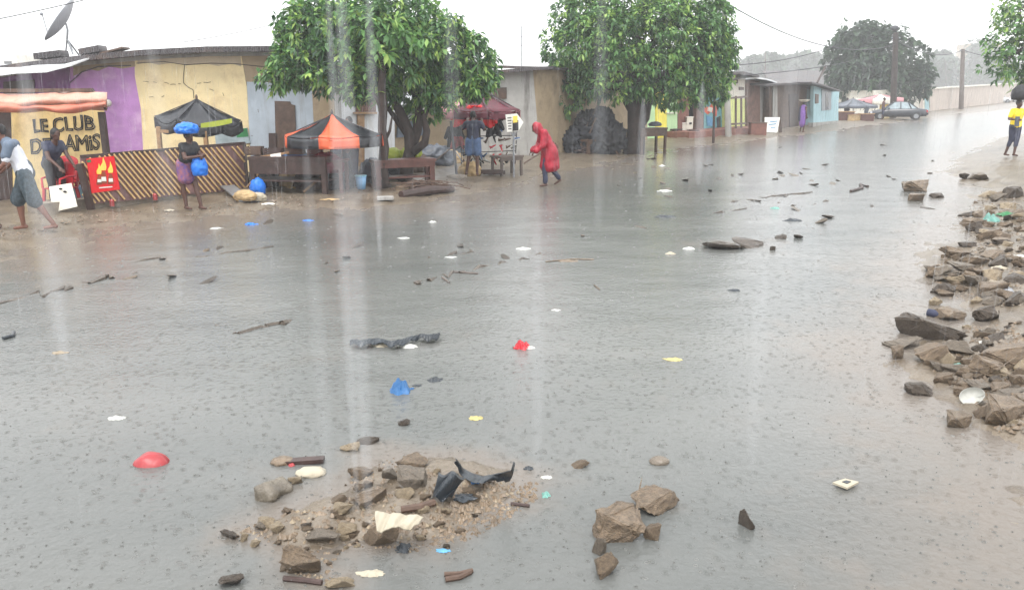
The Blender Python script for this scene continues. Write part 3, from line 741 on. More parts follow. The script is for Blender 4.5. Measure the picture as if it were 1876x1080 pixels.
# first tree: two stems rising behind the orange parasol
b1_ = gt(742, 333); y1 = b1_.y
T1 = [([b1_ - Vector((0, 0, .1)), tp(745, 305, y1), tp(752, 275, y1), tp(750, 245, y1), tp(738, 215, y1), tp(722, 185, y1), tp(712, 150, y1)], [.2, .17, .15, .135, .12, .1, .08]),
      ([tp(752, 275, y1), tp(764, 240, y1 + .1), tp(768, 210, y1 + .1), tp(760, 170, y1), tp(752, 120, y1)], [.14, .12, .11, .09, .07]),
      ([tp(752, 282, y1), tp(778, 262, y1 - .2), tp(782, 240, y1 - .2), tp(776, 215, y1 - .1), tp(796, 170, y1)], [.12, .1, .09, .07, .05]),
      ([tp(748, 250, y1), tp(730, 225, y1 + .2), tp(716, 205, y1 + .2), tp(700, 180, y1 + .3)], [.08, .07, .06, .05])]
tree('broad leafy tree with forked stems behind the orange and black parasol', b1_,
     [(552, 62, 46, 48, 0), (590, 45, 60, 50, .3), (660, 40, 62, 52, 0), (745, 40, 70, 50, .2), (800, 80, 62, 52, -.2), (846, 105, 52, 44, 0), (535, 118, 40, 40, -.3), (585, 105, 55, 45, 0), (505, 142, 26, 20, -.4),
      (650, 105, 70, 50, .4), (730, 105, 70, 55, -.3), (812, 138, 58, 40, .2), (866, 152, 36, 28, -.1), (600, 140, 36, 22, -.5), (690, 150, 50, 30, -.2), (752, 168, 42, 24, .2), (818, 172, 48, 22, -.2), (650, 165, 22, 18, -.6), (886, 140, 24, 22, .2), (780, 205, 26, 12, .3)], T1, .19, .082, 2300, 11, .5, 3, fill=.68)
# its straight neighbour
b1b = gt(706, 344); yb = b1b.y
st_ = thing('tree', 'tall straight dark trunk standing left of the forked stems', 'tree', b1b)
MB().tube([b1b - Vector((0, 0, .1)), tp(705, 335, yb), tp(701, 305, yb), tp(704, 270, yb), tp(700, 235, yb), tp(702, 200, yb), tp(699, 160, yb), tp(701, 120, yb), tp(690, 60, yb)], [.17, .125, .11, .115, .1, .105, .09, .08, .05], 12).tube([tp(701, 205, yb), tp(690, 180, yb), tp(672, 160, yb)], [.06, .045, .025], 8).tube([tp(703, 262, yb), tp(714, 240, yb), tp(718, 215, yb)], [.05, .035, .02], 8).build('trunk', 'bark', st_, True)
rg = np.random.default_rng(5)
cc = np.array([np.array(atd(u, v, yb + dy)) for u, v, dy in [(690 + rg.normal() * 45, 70 + rg.normal() * 36, rg.normal() * .5) for _ in range(110)]])
da = cc - cc.mean(0); da /= np.linalg.norm(da, axis=1, keepdims=True); da[:, 2] = np.abs(da[:, 2])
leaves('crown', 'leaf', st_, cc, da, 11, .22, .095, .55, rg)
# second tree
b2_ = gt(1160, 281); y2 = b2_.y
T2 = [([b2_ - Vector((0, 0, .1)), tp(1164, 262, y2), tp(1166, 235, y2), tp(1165, 205, y2), tp(1163, 170, y2), tp(1160, 130, y2)], [.42, .36, .33, .31, .28, .22]),
      ([tp(1168, 232, y2), tp(1182, 215, y2 - .1), tp(1188, 190, y2 - .1), tp(1198, 160, y2)], [.22, .18, .13, .1]),
      ([tp(1164, 210, y2), tp(1148, 185, y2), tp(1138, 160, y2)], [.2, .15, .1])]
tree('dense round tree with thick dark trunk beside the wooden counter', b2_,
     [(1062, 40, 52, 48, 0), (1110, 15, 70, 50, .5), (1180, 0, 80, 50, 0), (1250, 10, 70, 52, .3), (1300, 50, 44, 50, 0), (1040, 92, 46, 46, -.3), (1100, 75, 72, 52, -.6), (1180, 65, 82, 56, -.8), (1265, 75, 66, 54, -.4), (1318, 100, 32, 36, .2),
      (1065, 135, 52, 44, .2), (1130, 130, 72, 48, -.6), (1210, 130, 72, 48, -.7), (1285, 130, 54, 46, 0), (1040, 170, 22, 30, -.3), (1085, 155, 40, 24, -.2), (1230, 170, 56, 24, -.4), (1300, 168, 36, 24, .1), (1320, 80, 28, 30, .2)], T2, .2, .085, 3300, 11, .55, 8, fill=.68)
# overhanging branch of the tree on the right edge
b4_ = gt(2010, 262); y4 = b4_.y
tree('tree at the right edge hanging over the woman in yellow', b4_,
     [(1900, 30, 60, 60, 0), (1880, 90, 56, 50, -.3), (1850, 100, 32, 42, -.5), (1950, 70, 80, 80, 0), (2040, 40, 90, 90, .5), (1832, 112, 16, 26, -.5), (1856, 10, 26, 18, -.2), (1905, 120, 40, 30, 0), (2010, 120, 70, 50, 0)],
     [([b4_ - Vector((0, 0, .2)), tp(2005, 180, y4), tp(1990, 100, y4), tp(1970, 60, y4)], [.25, .22, .18, .12])], .2, .085, 800, 10, .5, 21)
# far tree behind the stalls and the car
b3_ = gp(1600, 209); y3 = b3_.y
tree('big hazy dark tree behind the far parasol stalls', b3_,
     [(1570, 85, 45, 45, 0), (1545, 110, 30, 46, .5), (1590, 70, 34, 30, 0), (1620, 95, 44, 44, 0), (1660, 120, 44, 44, 1), (1690, 135, 20, 20, 0), (1585, 130, 60, 40, -1), (1640, 150, 56, 28, 0), (1550, 158, 34, 22, 0), (1600, 160, 50, 22, 0), (1680, 150, 26, 22, 0)],
     [([b3_, tp(1602, 180, y3), tp(1602, 140, y3)], [.5, .4, .3])], .62, .3, 1300, 9, .4, 31, 'leaf_far', fill=.35)
# hazy trees further away
def far_tree(label, u, v0, y, lobes, seed, ncl=260, grp='hazy trees in the far distance', ln=2.6):
    y *= 2.3
    b = atd(u, v0, y); b.z = 0
    tree(label, b, lobes, [([b, tp(u, v0 - 8, y), tp(u, v0 - 22, y)], [.5, .4, .3])], ln, ln * .5, ncl, 8, .3, seed, 'leaf_far', group=grp, fill=.3)
far_tree('hazy round tree above the grey far roof, nearest the white-roofed hut', 1392, 185, 110, [(1385, 122, 30, 18, 0), (1410, 116, 26, 16, 0), (1372, 140, 24, 16, 0), (1400, 140, 30, 16, 0)], 41)
far_tree('hazy broad tree above the grey far roof, left of the leaning post', 1450, 185, 120, [(1445, 118, 30, 16, 0), (1480, 112, 34, 14, 0), (1460, 135, 40, 16, 0)], 42)
far_tree('hazy low tree above the grey far roof, next to the big dark tree', 1520, 185, 125, [(1510, 116, 24, 14, 0), (1535, 122, 24, 16, 0), (1525, 140, 30, 16, 0)], 43)
far_tree('hazy tree right of the big dark tree, behind the white building', 1728, 190, 115, [(1725, 118, 20, 20, 0), (1738, 135, 22, 18, 0), (1716, 138, 16, 14, 0)], 44, 200)
far_tree('tall hazy tree behind the second utility pole', 1800, 188, 130, [(1796, 95, 18, 22, 0), (1812, 110, 22, 24, 0), (1792, 128, 20, 22, 0), (1815, 136, 22, 18, 0)], 45, 300)
far_tree('hazy bushy tree behind the tree at the right edge', 1842, 186, 120, [(1836, 130, 22, 22, 0), (1856, 140, 22, 18, 0)], 46, 220)
# palm
pb = atd(1733, 178, 250); pb.z = 0
pt = thing('palm_tree', 'hazy palm tree standing beyond the boundary wall', 'palm', pb)
top = tp(1731, 104, 250)
MB().tube([pb, pb.lerp(top, .5) + Vector((.2, 0, 0)), top], [.3, .25, .2], 8).build('trunk', 'bark', pt, True)
pm = MB()
for k in range(13):
    a = 2 * PI * k / 13; L_ = 5
    def fn(i, j, a=a):
        r_ = i * L_; w2 = .8 * math.sin(PI * min(1, i * .95 + .05)) * (j - .5) * 2
        z_ = 1.8 * i - 3.2 * i * i - abs(j - .5) * .3
        return top + Vector((math.cos(a) * r_ - math.sin(a) * w2, math.sin(a) * r_ + math.cos(a) * w2, z_))
    pm.grid(fn, 6, 2)
pm.build('crown', 'leaf_far', pt, True, fix=False)
at_ = pt.children[-1].data.attributes.new('tone', 'FLOAT', 'POINT')
# ------------------------------------------------------------------ people
def V3(*a): return Vector(a)
BASE = dict(pelvis=(0, 0, .93), waist=(0, 0, 1.08), chest=(0, 0, 1.26), neck=(0, 0, 1.42), head=(0, -.03, 1.55),
            shL=(.175, 0, 1.36), elL=(.22, .03, 1.09), wrL=(.21, -.06, .86), shR=(-.175, 0, 1.36), elR=(-.22, .03, 1.09), wrR=(-.21, -.06, .86),
            hipL=(.09, 0, .9), knL=(.10, -.03, .49), anL=(.10, .02, .09), hipR=(-.09, 0, .9), knR=(-.10, -.03, .49), anR=(-.10, .02, .09))
def hand(mb, w_, d, side):
    d = d.normalized(); s = d.cross(V3(0, 1, .2)).normalized(); nn = s.cross(d)
    mb.cap(w_, .026, w_ + d * .05, .03, 8); p = w_ + d * .07
    for k, l in enumerate((.036, .042, .04, .03)):
        a = p + s * (k - 1.5) * .021; b_ = a + d * l + nn * .006; e = b_ + d * l * .6 + nn * .022
        mb.cap(a, .0105, b_, .0105, 6).cap(b_, .0105, e, .009, 6)
    a = w_ + d * .02 - s * .024; b_ = a - s * .025 + d * .025; mb.cap(a, .013, b_, .012, 6).cap(b_, .012, b_ + d * .03, .010, 6)
def person(label, loc, rz, pose=None, skin='skin', clothes=(), hair=None, scale=1.0, look=(0, -1, 0), vox=.013, group=None, belly=1.0):
    J = {k: V3(*v) for k, v in BASE.items()}
    for k, v in (pose or {}).items(): J[k] = V3(*v)
    t = thing('person', label, 'person', loc, group)
    X = Matrix.Translation(Vector(loc)) @ Matrix.Rotation(rz, 4, 'Z') @ Matrix.Scale(scale, 4)
    b = MB()
    P = lambda k: J[k]
    b.cap(P('pelvis') + V3(.05, 0, 0), .105, P('waist') + V3(.035, 0, 0), .095).cap(P('pelvis') - V3(.05, 0, 0), .105, P('waist') - V3(.035, 0, 0), .095)
    b.cap(P('waist') + V3(.04, 0, 0), .09, P('chest') + V3(.06, 0, 0), .105).cap(P('waist') - V3(.04, 0, 0), .09, P('chest') - V3(.06, 0, 0), .105)
    b.cap(P('chest'), .11, P('neck') - (P('neck') - P('chest')) * .15, .06).cap(P('shL'), .06, P('shR'), .06)
    b.cap(P('neck') - V3(0, 0, .04), .055, P('head') - V3(0, 0, .04), .05)
    hd = P('head'); lk = V3(*look).normalized(); sd = lk.cross(V3(0, 0, 1)).normalized(); hu = sd.cross(lk)
    m3 = Matrix((sd, lk, hu)).transposed()
    b.ell(hd + hu * .03, (.072, .09, .1), 14, 10, m3).ell(hd - hu * .035 + lk * .025, (.055, .065, .065), 12, 8, m3)
    b.cap(hd + lk * .088 + hu * .022, .011, hd + lk * .102 - hu * .014, .017, 6).ell(hd + lk * .083 - hu * .05, (.026, .012, .011), 8, 6, m3)
    for s in (-1, 1):
        b.ell(hd + sd * s * .074 + hu * .005, (.012, .022, .032), 8, 6, m3); b.ell(hd + lk * .08 + sd * s * .03 + hu * .035, (.016, .01, .009), 8, 6, m3)
    for s in 'LR':
        b.cap(P('sh' + s), .052, P('el' + s), .04).cap(P('el' + s), .04, P('wr' + s), .027)
        hand(b, P('wr' + s), P('wr' + s) - P('el' + s), s)
        b.cap(P('hip' + s), .088, P('kn' + s), .056).cap(P('kn' + s), .055, P('an' + s), .036)
        f = (P('an' + s) - P('kn' + s)); fw = V3(0, -1, 0) if (pose or {}).get('foot' + s) is None else V3(*pose['foot' + s])
        a = P('an' + s); b.cap(a - V3(0, 0, .045) - fw * .03, .034, a - V3(0, 0, .062) + fw * .13, .026, 8)
        mid = P('kn' + s).lerp(a, .3) - fw * .018; b.cap(mid, .05, P('kn' + s).lerp(a, .55) - fw * .01, .042, 8)
    def finish(me, nm, m):
        me.transform(Matrix.Translation(-Vector(loc)) @ X)
        return link(nm, me, m, t, True, Vector(loc))
    finish(remesh(b, vox, 2), 'body', skin)
    for i, (nm, m, caps, vx, cr) in enumerate(clothes):
        c = MB()
        for q in caps:
            p0 = J[q[0]] if isinstance(q[0], str) else V3(*q[0]); p1 = J[q[2]] if isinstance(q[2], str) else V3(*q[2])
            c.cap(p0, q[1], p1, q[3])
        finish(remesh(c, vx, 3, cr, i + 3 * len(label)), nm, m)
    if hair:
        c = MB().ell(hd + hu * .045 - lk * .016, (.083, .096, .1), 14, 10, m3)
        if hair == 'long': c.ell(hd - hu * .02 - lk * .05, (.07, .06, .1), 12, 8, m3)
        # keep the face clear
        me = remesh(c, .014, 1, .006); finish(me, 'hair', 'hair')
    return t
def L2(a, b, t): return tuple(a[i] + (b[i] - a[i]) * t for i in range(3))
def jn(pose, k): return (pose or {}).get(k, BASE[k])
def shirt(pose, m, sl=.55, r=1.0, low='pelvis', nm='shirt'):
    g = lambda k: jn(pose, k)
    pe, wa, ch = g(low), g('waist'), g('chest')
    off = lambda p, x: (p[0] + x, p[1], p[2])
    caps = [(off(pe, .05), .122 * r, off(wa, .04), .118 * r), (off(pe, -.05), .122 * r, off(wa, -.04), .118 * r), (off(wa, .04), .112 * r, off(ch, .06), .125 * r), (off(wa, -.04), .112 * r, off(ch, -.06), .125 * r),
            ('chest', .125 * r, L2(ch, g('neck'), .7), .075), ('shL', .073, 'shR', .073)]
    for s in 'LR': caps.append(('sh' + s, .075, L2(g('sh' + s), g('el' + s), sl), .066))
    return (nm, m, caps, .018, .012)
def legs(pose, m, l=1.0, r0=.112, r1=.075, nm='trousers'):
    """l: 1 = to the ankle, .5 = to the knee"""
    g = lambda k: jn(pose, k); pe = g('pelvis')
    caps = [((pe[0] + .05, pe[1], pe[2]), .125, (pe[0] - .05, pe[1], pe[2]), .125), ((pe[0], pe[1], pe[2] + .08), .118, (pe[0], pe[1], pe[2]), .12)]
    for s in 'LR':
        h, k, a = g('hip' + s), g('kn' + s), g('an' + s)
        if l <= .5: caps.append((h, r0, L2(h, k, l * 2), (r0 + r1) / 2))
        else: caps += [(h, r0, k, r1 * 1.05), (k, r1 * 1.05, L2(k, a, (l - .5) * 2), r1 * .85)]
    return (nm, m, caps, .018, .012)

# red raincoat, bent forward, stepping to the left
pr_ = dict(pelvis=(0, .02, .90), waist=(0, -.02, 1.05), chest=(0, -.10, 1.2), neck=(0, -.2, 1.32), head=(0, -.30, 1.40),
           shL=(.16, -.12, 1.29), elL=(.2, -.16, 1.02), wrL=(.17, -.34, .87), shR=(-.16, -.12, 1.29), elR=(-.2, -.18, 1.02), wrR=(-.17, -.36, .86),
           knL=(.09, -.10, .49), anL=(.09, -.08, .09), knR=(-.09, .06, .5), anR=(-.08, .30, .17), hipL=(.08, .02, .88), hipR=(-.08, .02, .88), footR=(0, -.85, -.5))
coat = ('raincoat', 'raincoat', [((.07, -.1, 1.2), .13, (.07, .03, .92), .15), ((-.07, -.1, 1.2), .13, (-.07, .03, .92), .15), ((.07, .03, .92), .155, (.095, .02, .50), .16), ((-.07, .03, .92), .155, (-.095, .05, .50), .16),
        ((0, .06, .92), .16, (0, .15, .50), .145), ((0, 0, .9), .15, (0, -.08, .50), .13), ('chest', .15, (0, -.18, 1.3), .10), ('shL', .1, 'elL', .085), ('elL', .085, L2(pr_['elL'], pr_['wrL'], .95), .075), ('shR', .1, 'elR', .085), ('elR', .085, L2(pr_['elR'], pr_['wrR'], .95), .075),
        ((0, -.2, 1.32), .09, (0, -.24, 1.38), .11)], .022, .03)
hood = ('hood', 'raincoat', [((0, -.27, 1.42), .128, (0, -.22, 1.36), .12), ((0, -.3, 1.47), .1, (0, -.26, 1.45), .11)], .018, .012)
g_ = gt(1004, 341)
person('stooping person in a long hooded red raincoat walking through the flood', g_, math.radians(-82), pr_, 'skin', [coat, hood, legs(pr_, 'navy_cloth', .95)], None, 1.0, (0, -.85, -.5))

# left edge: white and grey shirt, dark shorts, leaning forward to the left
pl = dict(pelvis=(0, .05, .91), waist=(0, .0, 1.05), chest=(0, -.08, 1.22), neck=(0, -.14, 1.38), head=(0, -.21, 1.5), shL=(.17, -.08, 1.32), elL=(.21, -.16, 1.05), wrL=(.14, -.34, .9),
          shR=(-.17, -.08, 1.32), elR=(-.2, -.14, 1.05), wrR=(-.14, -.32, .9), hipL=(.09, .05, .88), hipR=(-.09, .05, .88), knL=(.1, .14, .47), anL=(.1, .36, .10), knR=(-.1, -.12, .48), anR=(-.1, -.1, .09))
g_ = gt(55, 422)
p_ = person('person at the left edge in pale striped t-shirt and dark knee shorts stepping left', g_, math.radians(-72), pl, 'skin_light', [shirt(pl, 'white_shirt', .75), ('shirt_yoke', 'stripe_shirt', [('chest', .11, (0, -.13, 1.36), .09), ('shL', .083, 'shR', .083), ('shL', .082, (.2, -.13, 1.17), .074), ('shR', .082, (-.2, -.12, 1.17), .074)], .018, .01), legs(pl, 'dark_check', .54, .122, .112, 'shorts')], 'short', 1.06, (0, -.9, -.35))
# second figure half behind, in the bar: crouched over the counter
pc = dict(pelvis=(0, .1, .86), waist=(0, .03, 1.0), chest=(0, -.06, 1.16), neck=(0, -.14, 1.3), head=(0, -.2, 1.42), shL=(.16, -.07, 1.25), elL=(.2, -.2, 1.0), wrL=(.16, -.42, .84), shR=(-.16, -.07, 1.25), elR=(-.2, -.2, 1.0), wrR=(-.14, -.42, .82))
g_ = gt(84, 400); g_ = gp(84, 400) + V3(-.1, .7, .1)
person('person in grey top bending over the bar counter below the hand painted sign', g_, math.radians(60), pc, 'skin', [shirt(pc, 'navy_cloth', .4), legs(pc, 'black_top', 1)], 'long', 1.0, (0, -.9, -.3))
# far left companion in teal, mostly out of frame
pk = dict(head=(0, -.05, 1.5))
g_ = gt(-6, 420)
person('person cut off by the left edge wearing teal shorts and maroon top', g_, math.radians(-60), pk, 'skin', [shirt(pk, 'maroon_cloth', .6), legs(pk, 'teal_cloth', .5, .125, .12, 'shorts')], 'short', 1.0)

# woman with blue bag on the head, arms folded, leaning forward walking right
pw = dict(pelvis=(0, .08, .88), waist=(0, .0, 1.02), chest=(0, -.08, 1.16), neck=(0, -.1, 1.3), head=(0, -.1, 1.42), shL=(.15, -.07, 1.26), elL=(.2, -.18, 1.03), wrL=(.05, -.36, 1.03), shR=(-.15, -.07, 1.26), elR=(-.2, -.18, 1.03), wrR=(-.02, -.36, 1.06),
          hipL=(.09, .08, .86), hipR=(-.09, .08, .86), knL=(.08, -.08, .49), anL=(.07, -.18, .09), knR=(-.08, .1, .48), anR=(-.08, .06, .09))
g_ = gt(352, 384)
wsk = ('skirt', 'print_cloth', [((.06, .08, .9), .13, (.07, .03, .62), .12), ((-.06, .08, .9), .13, (-.07, .05, .62), .12), ((0, .06, .86), .14, (0, .02, .62), .13)], .018, .015)
person('person with a blue bag on the head and folded arms beside the slatted fence', g_, math.radians(62), pw, 'skin', [shirt(pw, 'black_top', .4, 1, 'waist', 'top'), wsk], 'short', 1.0, (0, -.95, -.25))
X_ = Matrix.Translation(g_) @ Matrix.Rotation(math.radians(62), 4, 'Z')
def bagmesh(c, r, seed, nm, m, label, cat, group=None, sub=4, amp=.25, fr=2.5, M3=None, flat=-.6):
    bm = bmesh.new(); bmesh.ops.create_icosphere(bm, subdivisions=sub, radius=1)
    for v in bm.verts:
        p = v.co.copy(); q = p * fr + V3(seed * 3.1, seed, -seed)
        d = 1 + amp * (1 - 2 * abs(mnoise.noise(q))) * .8 + amp * .5 * mnoise.noise(q * 2.7)
        v.co = p * d
        if v.co.z < flat: v.co.z = flat + (v.co.z - flat) * .15
        v.co = V3(v.co.x * r[0], v.co.y * r[1], v.co.z * r[2])
        if M3: v.co = M3 @ v.co
    me = bpy.data.meshes.new(nm); bm.to_mesh(me); bm.free()
    o = link(nm, me, m, None, True, Vector(c))
    return tag(o, label, cat, group)
bagmesh(X_ @ V3(0, -.08, 1.57), (.2, .27, .13), 3, 'bag', 'blue_bag', 'bright blue bundle carried on the head of the woman by the fence', 'bag', amp=.16)
bagmesh(X_ @ V3(0.04, -.28, .82), (.14, .14, .22), 5, 'bag', 'blue_bag', 'blue plastic bag hanging from the arms of the woman by the fence', 'bag', amp=.2)

# two people under the orange parasol
pu = dict(chest=(0, -.04, 1.24), head=(0, -.06, 1.52), wrL=(.12, -.3, 1.0), wrR=(-.12, -.3, 1.0), elL=(.24, -.06, 1.05), elR=(-.24, -.06, 1.05))
g_ = gp(617, 341) + V3(0, .5, .06)
person('person in dark clothes standing behind the counter under the orange parasol', g_, math.radians(20), pu, 'skin', [shirt(pu, 'black_top', .5), legs(pu, 'navy_cloth', 1)], 'short', .97)
g_ = gp(645, 350) + V3(0, .15, .05)
pn = dict(wrL=(.16, -.2, .95), elL=(.22, 0, 1.08), wrR=(-.2, -.08, .86))
person('person in pink shirt and dark grey trousers at the end of the parasol stall', g_, math.radians(-30), pn, 'skin', [shirt(pn, 'pink_shirt', .55), legs(pn, 'navy_cloth', 1, .12, .09)], 'short', 1.0)
# person at the shoe stall, back to us
g_ = gt(868, 322)
pq = dict(shR=(-.175, 0, 1.36), elR=(-.3, -.1, 1.2), wrR=(-.2, -.3, 1.38), elL=(.3, -.1, 1.2), wrL=(.22, -.3, 1.4), knL=(.13, -.04, .49), anL=(.2, .0, .09), knR=(-.1, -.02, .49), anR=(-.1, .03, .09), head=(0, -.05, 1.54))
person('person in dark top and denim shorts reaching up at the shoe stall', g_, math.radians(170), pq, 'skin', [shirt(pq, 'navy_cloth', .6), legs(pq, 'denim', .34, .13, .125, 'shorts')], 'short', 1.0)
# woman in yellow with a black bag on her head
py = dict(elR=(-.3, -.02, 1.12), wrR=(-.2, -.2, 1.1), elL=(.36, 0, 1.22), wrL=(.42, -.06, 1.42), knL=(.04, -.08, .49), anL=(-.02, -.10, .09), knR=(-.07, .03, .49), anR=(-.12, .12, .09), head=(0, -.03, 1.55))
g_ = gt(1853, 286)
YS = 1.03
person('person in bright yellow shirt carrying a big black bag on the head', g_, math.radians(15), py, 'skin', [shirt(py, 'yellow_shirt', .7, 1.08), legs(py, 'navy_cloth', .72, .115, .07)], 'short', YS)
tag(MB().box(Vector(g_) + V3(-.14, -.28, 1.08), (.12, .05, .3)).build('pouch', 'grey_cloth', loc=g_), 'small grey pouch held against the yellow shirt', 'pouch')
bagmesh(Vector(g_) + V3(.02, 0, 1.9), (.25, .24, .27), 9, 'bag', 'black_top', 'big black sack balanced on the head of the woman in yellow', 'bag', amp=.12)
# woman with a flat white basin, far
pv = dict(head=(0, -.05, 1.5))
g_ = gp(1469, 243)
cl = ('wrap', 'purple_cloth', [((0, 0, 1.35), .16, (0, 0, .95), .19), ((0, 0, .95), .19, (.02, 0, .45), .17)], .03, .015)
person('person in purple wrap and dark cape with a pale basin on the head', g_, math.radians(120), pv, 'skin', [cl, ('cape', 'navy_cloth', [((.12, .06, 1.3), .12, (.1, .08, .7), .13)], .03, .01)], 'short', 1.0, vox=.02)
bs = MB().tube([g_ + V3(0, -.03, 1.64), g_ + V3(0, -.03, 1.66), g_ + V3(0, -.03, 1.72), g_ + V3(0, -.03, 1.76)], [.1, .2, .27, .3], 18)
tag(bs.build('basin', 'offwhite', loc=g_), 'shallow pale basin on the head of the person in purple', 'basin')
# far people near the car
g_ = gp(1616, 220)
person('distant person in red-brown top walking in front of the dark car', g_, math.radians(60), None, 'skin', [shirt(None, 'wood_red', .5), legs(None, 'navy_cloth', .6)], 'short', 1.0, vox=.03)
g_ = gp(1586, 219); pb_ = dict(pelvis=(0, .1, .88), waist=(0, 0, 1.0), chest=(0, -.15, 1.12), neck=(0, -.27, 1.24), head=(0, -.38, 1.3), shL=(.17, -.2, 1.18), elL=(.2, -.35, .95), wrL=(.15, -.45, .78), shR=(-.17, -.2, 1.18), elR=(-.2, -.35, .95), wrR=(-.15, -.45, .78))
person('distant person in dark top bending over beside the grey parasol', g_, math.radians(-70), pb_, 'skin', [shirt(pb_, 'navy_cloth', .7), legs(pb_, 'grey_cloth', 1)], 'short', 1.0, vox=.03)
g_ = gp(1549, 221)
person('distant person in dark clothes standing in the shade of the grey parasol', g_, math.radians(10), None, 'skin', [shirt(None, 'black_top', .6), legs(None, 'navy_cloth', 1)], 'short', 1.0, vox=.03)
# ------------------------------------------------------------------ parasols
def parasol(label, base, apexv, apexu, R_, edgev, mats, n=8, val=.2, rot=0.0, tiltx=0.0, tilty=0.0, pole=True, sag=.08, polem='wood_dark', valm=None):
    """mats: one material per panel, cycled"""
    base = Vector(base); ap = atd(apexu, apexv, base.y); ez = atd(apexu, edgev, base.y).z
    t = thing('parasol', label, 'parasol', base)
    def rim(k, f=1.0, dz=0.0):
        a = rot + 2 * PI * k / n
        x, y = math.cos(a) * R_ * f, math.sin(a) * R_ * f
        return V3(ap.x + x, ap.y + y, ap.z + (ez - ap.z) * f + tiltx * x + tilty * y + dz)
    groups = {}
    for k in range(n):
        m = mats[k % len(mats)]; mb = groups.setdefault(m, MB())
        def fn(i, j, k=k):
            f = .02 + .98 * i; a, b = rim(k, f), rim(k + 1, f); p = a.lerp(b, j)
            p.z -= sag * math.sin(PI * j) * f * (1 - .3 * f) + .05 * math.sin(PI * i)
            return p
        mb.grid(fn, 6, 5, (0, 0, -.006))
        if val:
            def fv(i, j, k=k):
                p = rim(k).lerp(rim(k + 1), j); p.z -= sag * math.sin(PI * j) * .7 + .02 + i * val * (1 - .1 * math.sin(PI * j))
                o = V3(p.x - ap.x, p.y - ap.y, 0).normalized(); return p + o * (.01 + .02 * math.sin(j * 9 + k) * i)
            groups.setdefault(m, MB()).grid(fv, 3, 5, (.004, .004, 0))
    for i, (m, mb) in enumerate(groups.items()):
        mb.build('canopy' if i == 0 else 'canopy_panels', m, t, True)
    ri = MB()
    for k in range(n): ri.tube([rim(k, .05, -.03), rim(k, .97, -.03)], .012, 5)
    ri.build('ribs', 'metal_dark', t)
    if pole: MB().tube([base, V3(base.x, base.y, ap.z - .02)] if abs(base.x - ap.x) < .01 else [base, ap], .03, 8).build('pole', polem, t)
    MB().ell(ap + V3(0, 0, .03), (.03, .03, .06)).build('finial', polem, t)
    return t
g_ = gt(608, 348); g_.y -= .12
parasol('orange and black panelled parasol over the market stall', g_, 208, 608, 1.12, 246, ['orange_cloth', 'black_cloth'], 8, .24, -PI / 2 - PI / 8 + .32, sag=.05)
g_ = gp(372, 352) + V3(0, 1.0, .1)
ps = parasol('sagging black parasol with lime patch in front of the cream wall', g_, 180, 360, 1.0, 216, ['black_cloth'], 6, .26, .35, -.08, .02, sag=.2, polem='wood')
lm = MB().grid(lambda i, j: (atd(368 + 57 * i, 226 - 9 * i + (8 + 2 * math.sin(i * 3)) * j, g_.y - .95 + .0 * i)), 6, 2, (0, .01, 0))
lm.build('patch', 'lime_cloth', ps)
g_ = gt(880, 316); g_.y += .3
parasol('dark maroon parasol with pink striped edge over the shoe stall', g_, 158, 876, 1.2, 200, ['maroon_cloth', 'maroon_cloth', 'maroon_cloth', 'pink_stripe'], 8, .22, -PI / 2 - .55, -.02, 0, sag=.06, polem='metal_dark')
g_ = gp(1563, 222)
parasol('large grey parasol over the distant stall near the light blue house', g_, 180, 1563, 1.75, 193, ['grey_cloth'], 8, .15, .2, polem='metal_dark')
g_ = gp(1612, 216) + V3(0, 1.5, 0)
parasol('faded pink and white parasol behind the grey one', g_, 172, 1612, 1.9, 180, ['pink_stripe', 'offwhite'], 8, .45, .1, .03, polem='metal_dark')
# leaning bare parasol pole with foot
b0 = gt(837, 325); tt = atd(826, 222, b0.y + .1)
t = thing('stand', 'leaning bare metal parasol stand left of the shoe stall', 'stand', b0)
MB().tube([b0 + V3(0, 0, .03), tt], .035, 8).build('pole', 'metal_dark', t)
MB().tube([b0, b0 + V3(0, 0, .05), b0 + V3(0, 0, .08)], [.28, .26, .1], 14).build('base_plate', 'conc', t)
# ------------------------------------------------------------------ bar: awning, sign wall, fence
yb0 = 16.6
t = thing('awning', 'faded orange and peach tarpaulin awning rolled over the bar front', 'awning', atd(60, 330, yb0))
def aw(i, j):
    u = -150 + 345 * i; top = 170 - 2 * math.sin(i * 9); bot = 209 - 9 * i + 3 * math.sin(i * 14)
    v = top + (bot - top) * j; bulge = math.sin(PI * min(1, j * 1.05)) * .35 + .06 * math.sin(i * 21 + j * 4) + .05 * math.sin(i * 47)
    return atd(u, v, yb0 + .2 - bulge)
MB().grid(aw, 40, 12, (0, .03, 0)).build('tarp', 'peach_tarp', t, True)
def fold(i, j):
    u = -150 + 342 * i; v0 = 194 - 6 * i + 3 * math.sin(i * 11); v = v0 + (14 + 4 * math.sin(i * 17)) * j
    return atd(u, v, yb0 - .12 - .1 * math.sin(PI * j) - .03 * math.sin(i * 31 + 3 * j))
MB().grid(fold, 40, 5, (0, .05, 0)).build('tarp_fold', 'peach_fold', t, True)
MB().bar(atd(-150, 167, yb0 + .2), atd(170, 165, yb0 + .2), .07).build('beam', 'wood', t)
MB().bar(atd(168, 164, yb0 + .2), atd(195, 200, yb0 + .1), .05).build('strut', 'wood_dark', t)
pst = MB().bar(atd(186, 205, yb0 + .3), atd(207, 380, yb0 + .3), .11); pst.build('post', 'wood_dark', t)
